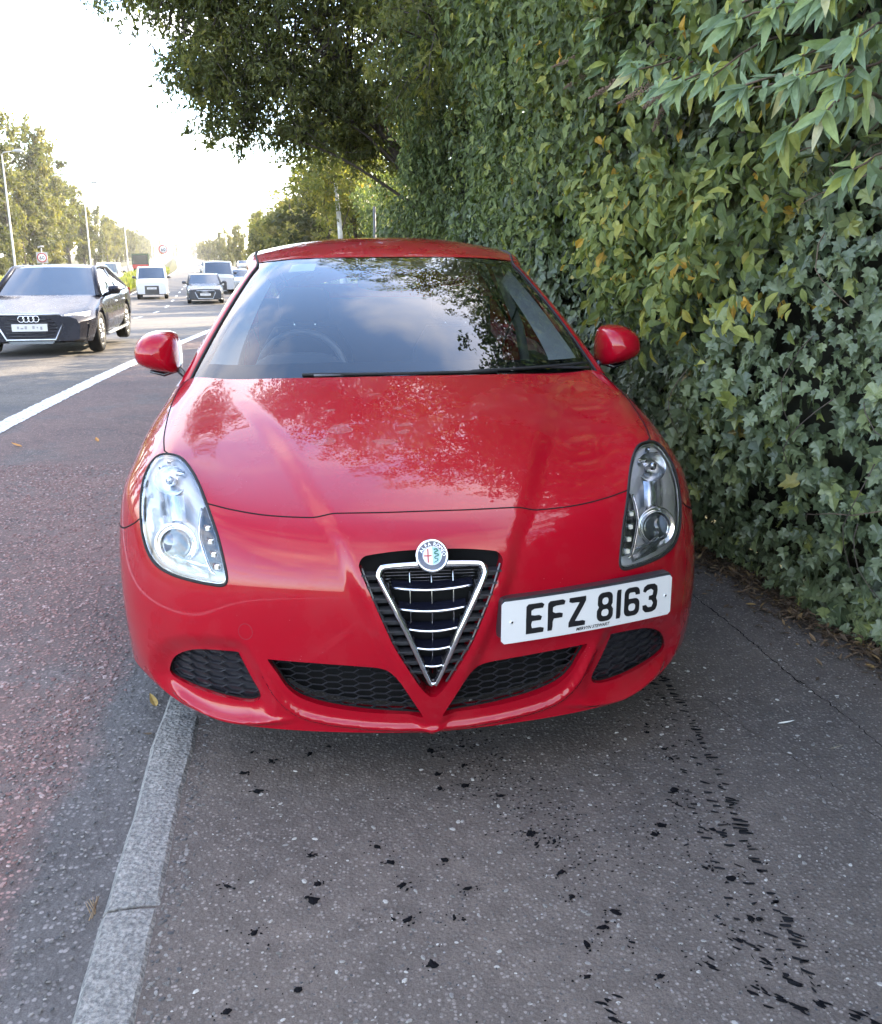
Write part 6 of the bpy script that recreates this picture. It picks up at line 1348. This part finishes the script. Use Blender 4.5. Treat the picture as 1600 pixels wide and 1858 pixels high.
# dark green lorry with a red tail on the far carriageway
lorry = empty('green_lorry', (-26.6, 135, float(zr(135)) - .03), R(188), label='dark green and red lorry on the far carriageway behind the white van', cat='lorry')
MB().box((0, 3.6, 1.75), (2.1, 4.4, 1.7)).obj('cargo_body', M['green_paint'], lorry, smooth=False); ring_loft([(.1, [(0, .5), (.95, .5), (1.0, .9), (.98, 1.35), (.9, 1.5), (0, 1.5)]), (.3, [(0, .5), (1.0, .5), (1.05, 1.4), (1.0, 2.1), (.9, 2.25), (0, 2.28)]), (1.35, [(0, .5), (1.0, .5), (1.05, 1.4), (1.0, 2.2), (.9, 2.35), (0, 2.4)])], 0, M['green_paint'], 'cab', lorry)
MB().box((0, 5.84, .95), (2.0, .06, .5)).obj('tail_board', M['tail_red'], lorry, smooth=False); MB().box((0, 3.2, .6), (.9, 5.4, .2)).obj('chassis', M['matt_black'], lorry, smooth=False)
MB().grid(np.array(quad_ := [[(x, 5.815, z) for z in (1.0, 2.4)] for x in (-.95, .95)])).obj('rear_door', M['satin_black'], lorry)
for y in (.8, 4.7):
    for s in (1, -1): MB().lathe([(.2, -.1), (.44, -.12), (.45, .12), (.2, .12), (0, .10)], (s*.85, y, .45), (s, 0, 0), 20).obj('wheel', M['rubber'], lorry)

# ---------------------------------------------------------------- lamp posts, signs, posts
M['galv'] = simple('galvanised_steel', (.42, .41, .39), .5, .3); M['lamp_head'] = simple('lamp_head_grey', (.40, .40, .40), .5)
def lamp_post(x, y, h, label):
    root = empty('street_lamp', (x, y, float(zr(y)) - .1), label=label, cat='street lamp', group='street lamps beyond the far carriageway')
    MB().tube([(0, 0, 0), (0, 0, 1.3), (0, 0, 1.35), (0, 0, h)], [.11, .11, .085, .055], 8).obj('pole', M['galv'], root)
    MB().tube([(0, 0, h - .05), (.15, 0, h + .12), (.9, 0, h + .22)], [.05, .045, .035], 6).obj('arm', M['galv'], root)
    MB().lathe([(0, -.42), (.07, -.40), (.13, -.15), (.13, .2), (.06, .38), (0, .40)], (1.25, 0, h + .25), (1, 0, 0), 10).obj('lamp_head', M['lamp_head'], root)
for x, y, h, lb in ((-25.5, 78, 10.0, 'tall pale street lamp at the left edge, nearest of the row'), (-27.7, 111, 10, 'pale street lamp second in the row, before the tree crowns'), (-31.7, 150, 10, 'pale street lamp third in the row, above the white van'), (-36.2, 195, 9.5, 'slender street lamp fourth in the row near the sixty sign'), (-41.5, 240, 9, 'thin distant street lamp fifth in the row'), (-47, 290, 9, 'thinnest street lamp at the far end of the row')): lamp_post(x, y, h, lb)
M['sign_red'] = simple('sign_red', (.42, .03, .03), .4); M['sign_white'] = simple('sign_white', (.78, .78, .76), .4)
def sign60(x, y, zc, label, box=False):
    root = empty('speed_limit_sign', (x, y, float(zr(y)) - .05), R(7), label=label, cat='road sign'); h = zc - float(zr(y)) + .05
    MB().tube([(0, .06, 0), (0, .06, h + (.45 if not box else .75))], .045, 8).obj('post', M['galv'], root)
    d = MB().lathe([(0, .0), (.375, .0), (.375, .02), (0, .02)], (0, 0, h), (0, -1, 0), 32).obj('disc', M['sign_white'], root)
    MB().lathe([(.375, .021), (.375, .026), (.295, .026), (.295, .021)], (0, 0, h), (0, -1, 0), 32).obj('red_ring', M['sign_red'], d)
    V, F = text_mesh('60', .40, .008); MB().add([(v[0], -.024, h - .14 + v[1]) for v in V], F).obj('numeral', M['ink'], d, smooth=False)
    MB().box((0, .05, h), (.86, .03, .86)).obj('backing_board', M['galv'], root, smooth=False) if box else None
    if box: MB().tube([(-.25, .06, h + .80), (.0, .06, h + .88), (.2, .02, h + .86)], .07, 7).obj('lamp_hood', M['galv'], root)
sign60(-23.95, 80, 1.25, 'round sixty sign on a board with a lamp above it, left of the far carriageway', True); sign60(-15.15, 85, 1.88, 'round sixty sign standing in the central reservation above the white van')
m_ = empty('marker_post', (.60, 18, 0), label='slim dark grey post behind the roof of the red car at the dark hedge edge', cat='post'); MB().tube([(0, 0, 0), (0, 0, 2.33)], .028, 8).obj('pole', simple('dark_post', (.10, .10, .11), .5), m_); MB().lathe([(0, .02), (.03, .01), (.03, 0)], (0, 0, 2.33), (0, 0, 1), 8).obj('cap', M['black_plastic'], m_)
m_ = empty('birch_stem', (-.06, 24, 0), label='pale whitish stem standing among the yellow leaves beyond the roof', cat='tree trunk'); MB().tube([(0, 0, -.1), (.02, 0, 1.2), (-.04, .05, 2.4), (-.10, .05, 3.2)], [.075, .07, .06, .045], 8).obj('trunk', simple('pale_bark', (.50, .48, .44), .7, var=.35, scale=8), m_); MB().tube([(-.02, .02, 1.9), (.25, .1, 2.6)], [.025, .01], 6).obj('limb', M['bark'], m_)
# ---------------------------------------------------------------- thin sunlit haze: one closed box of air round the whole place
t = NT('haze_air'); vp_ = t.n('VolumePrincipled'); vp_.inputs['Color'].default_value = (1, .97, .92, 1); vp_.inputs['Density'].default_value = .0003; vp_.inputs['Anisotropy'].default_value = .35; t.l(vp_.outputs[0], t.out.inputs['Volume'])
MB().box((0, 1000, 12), (5200, 3400, 29)).obj('haze', t.m, None, smooth=False, kind='stuff')
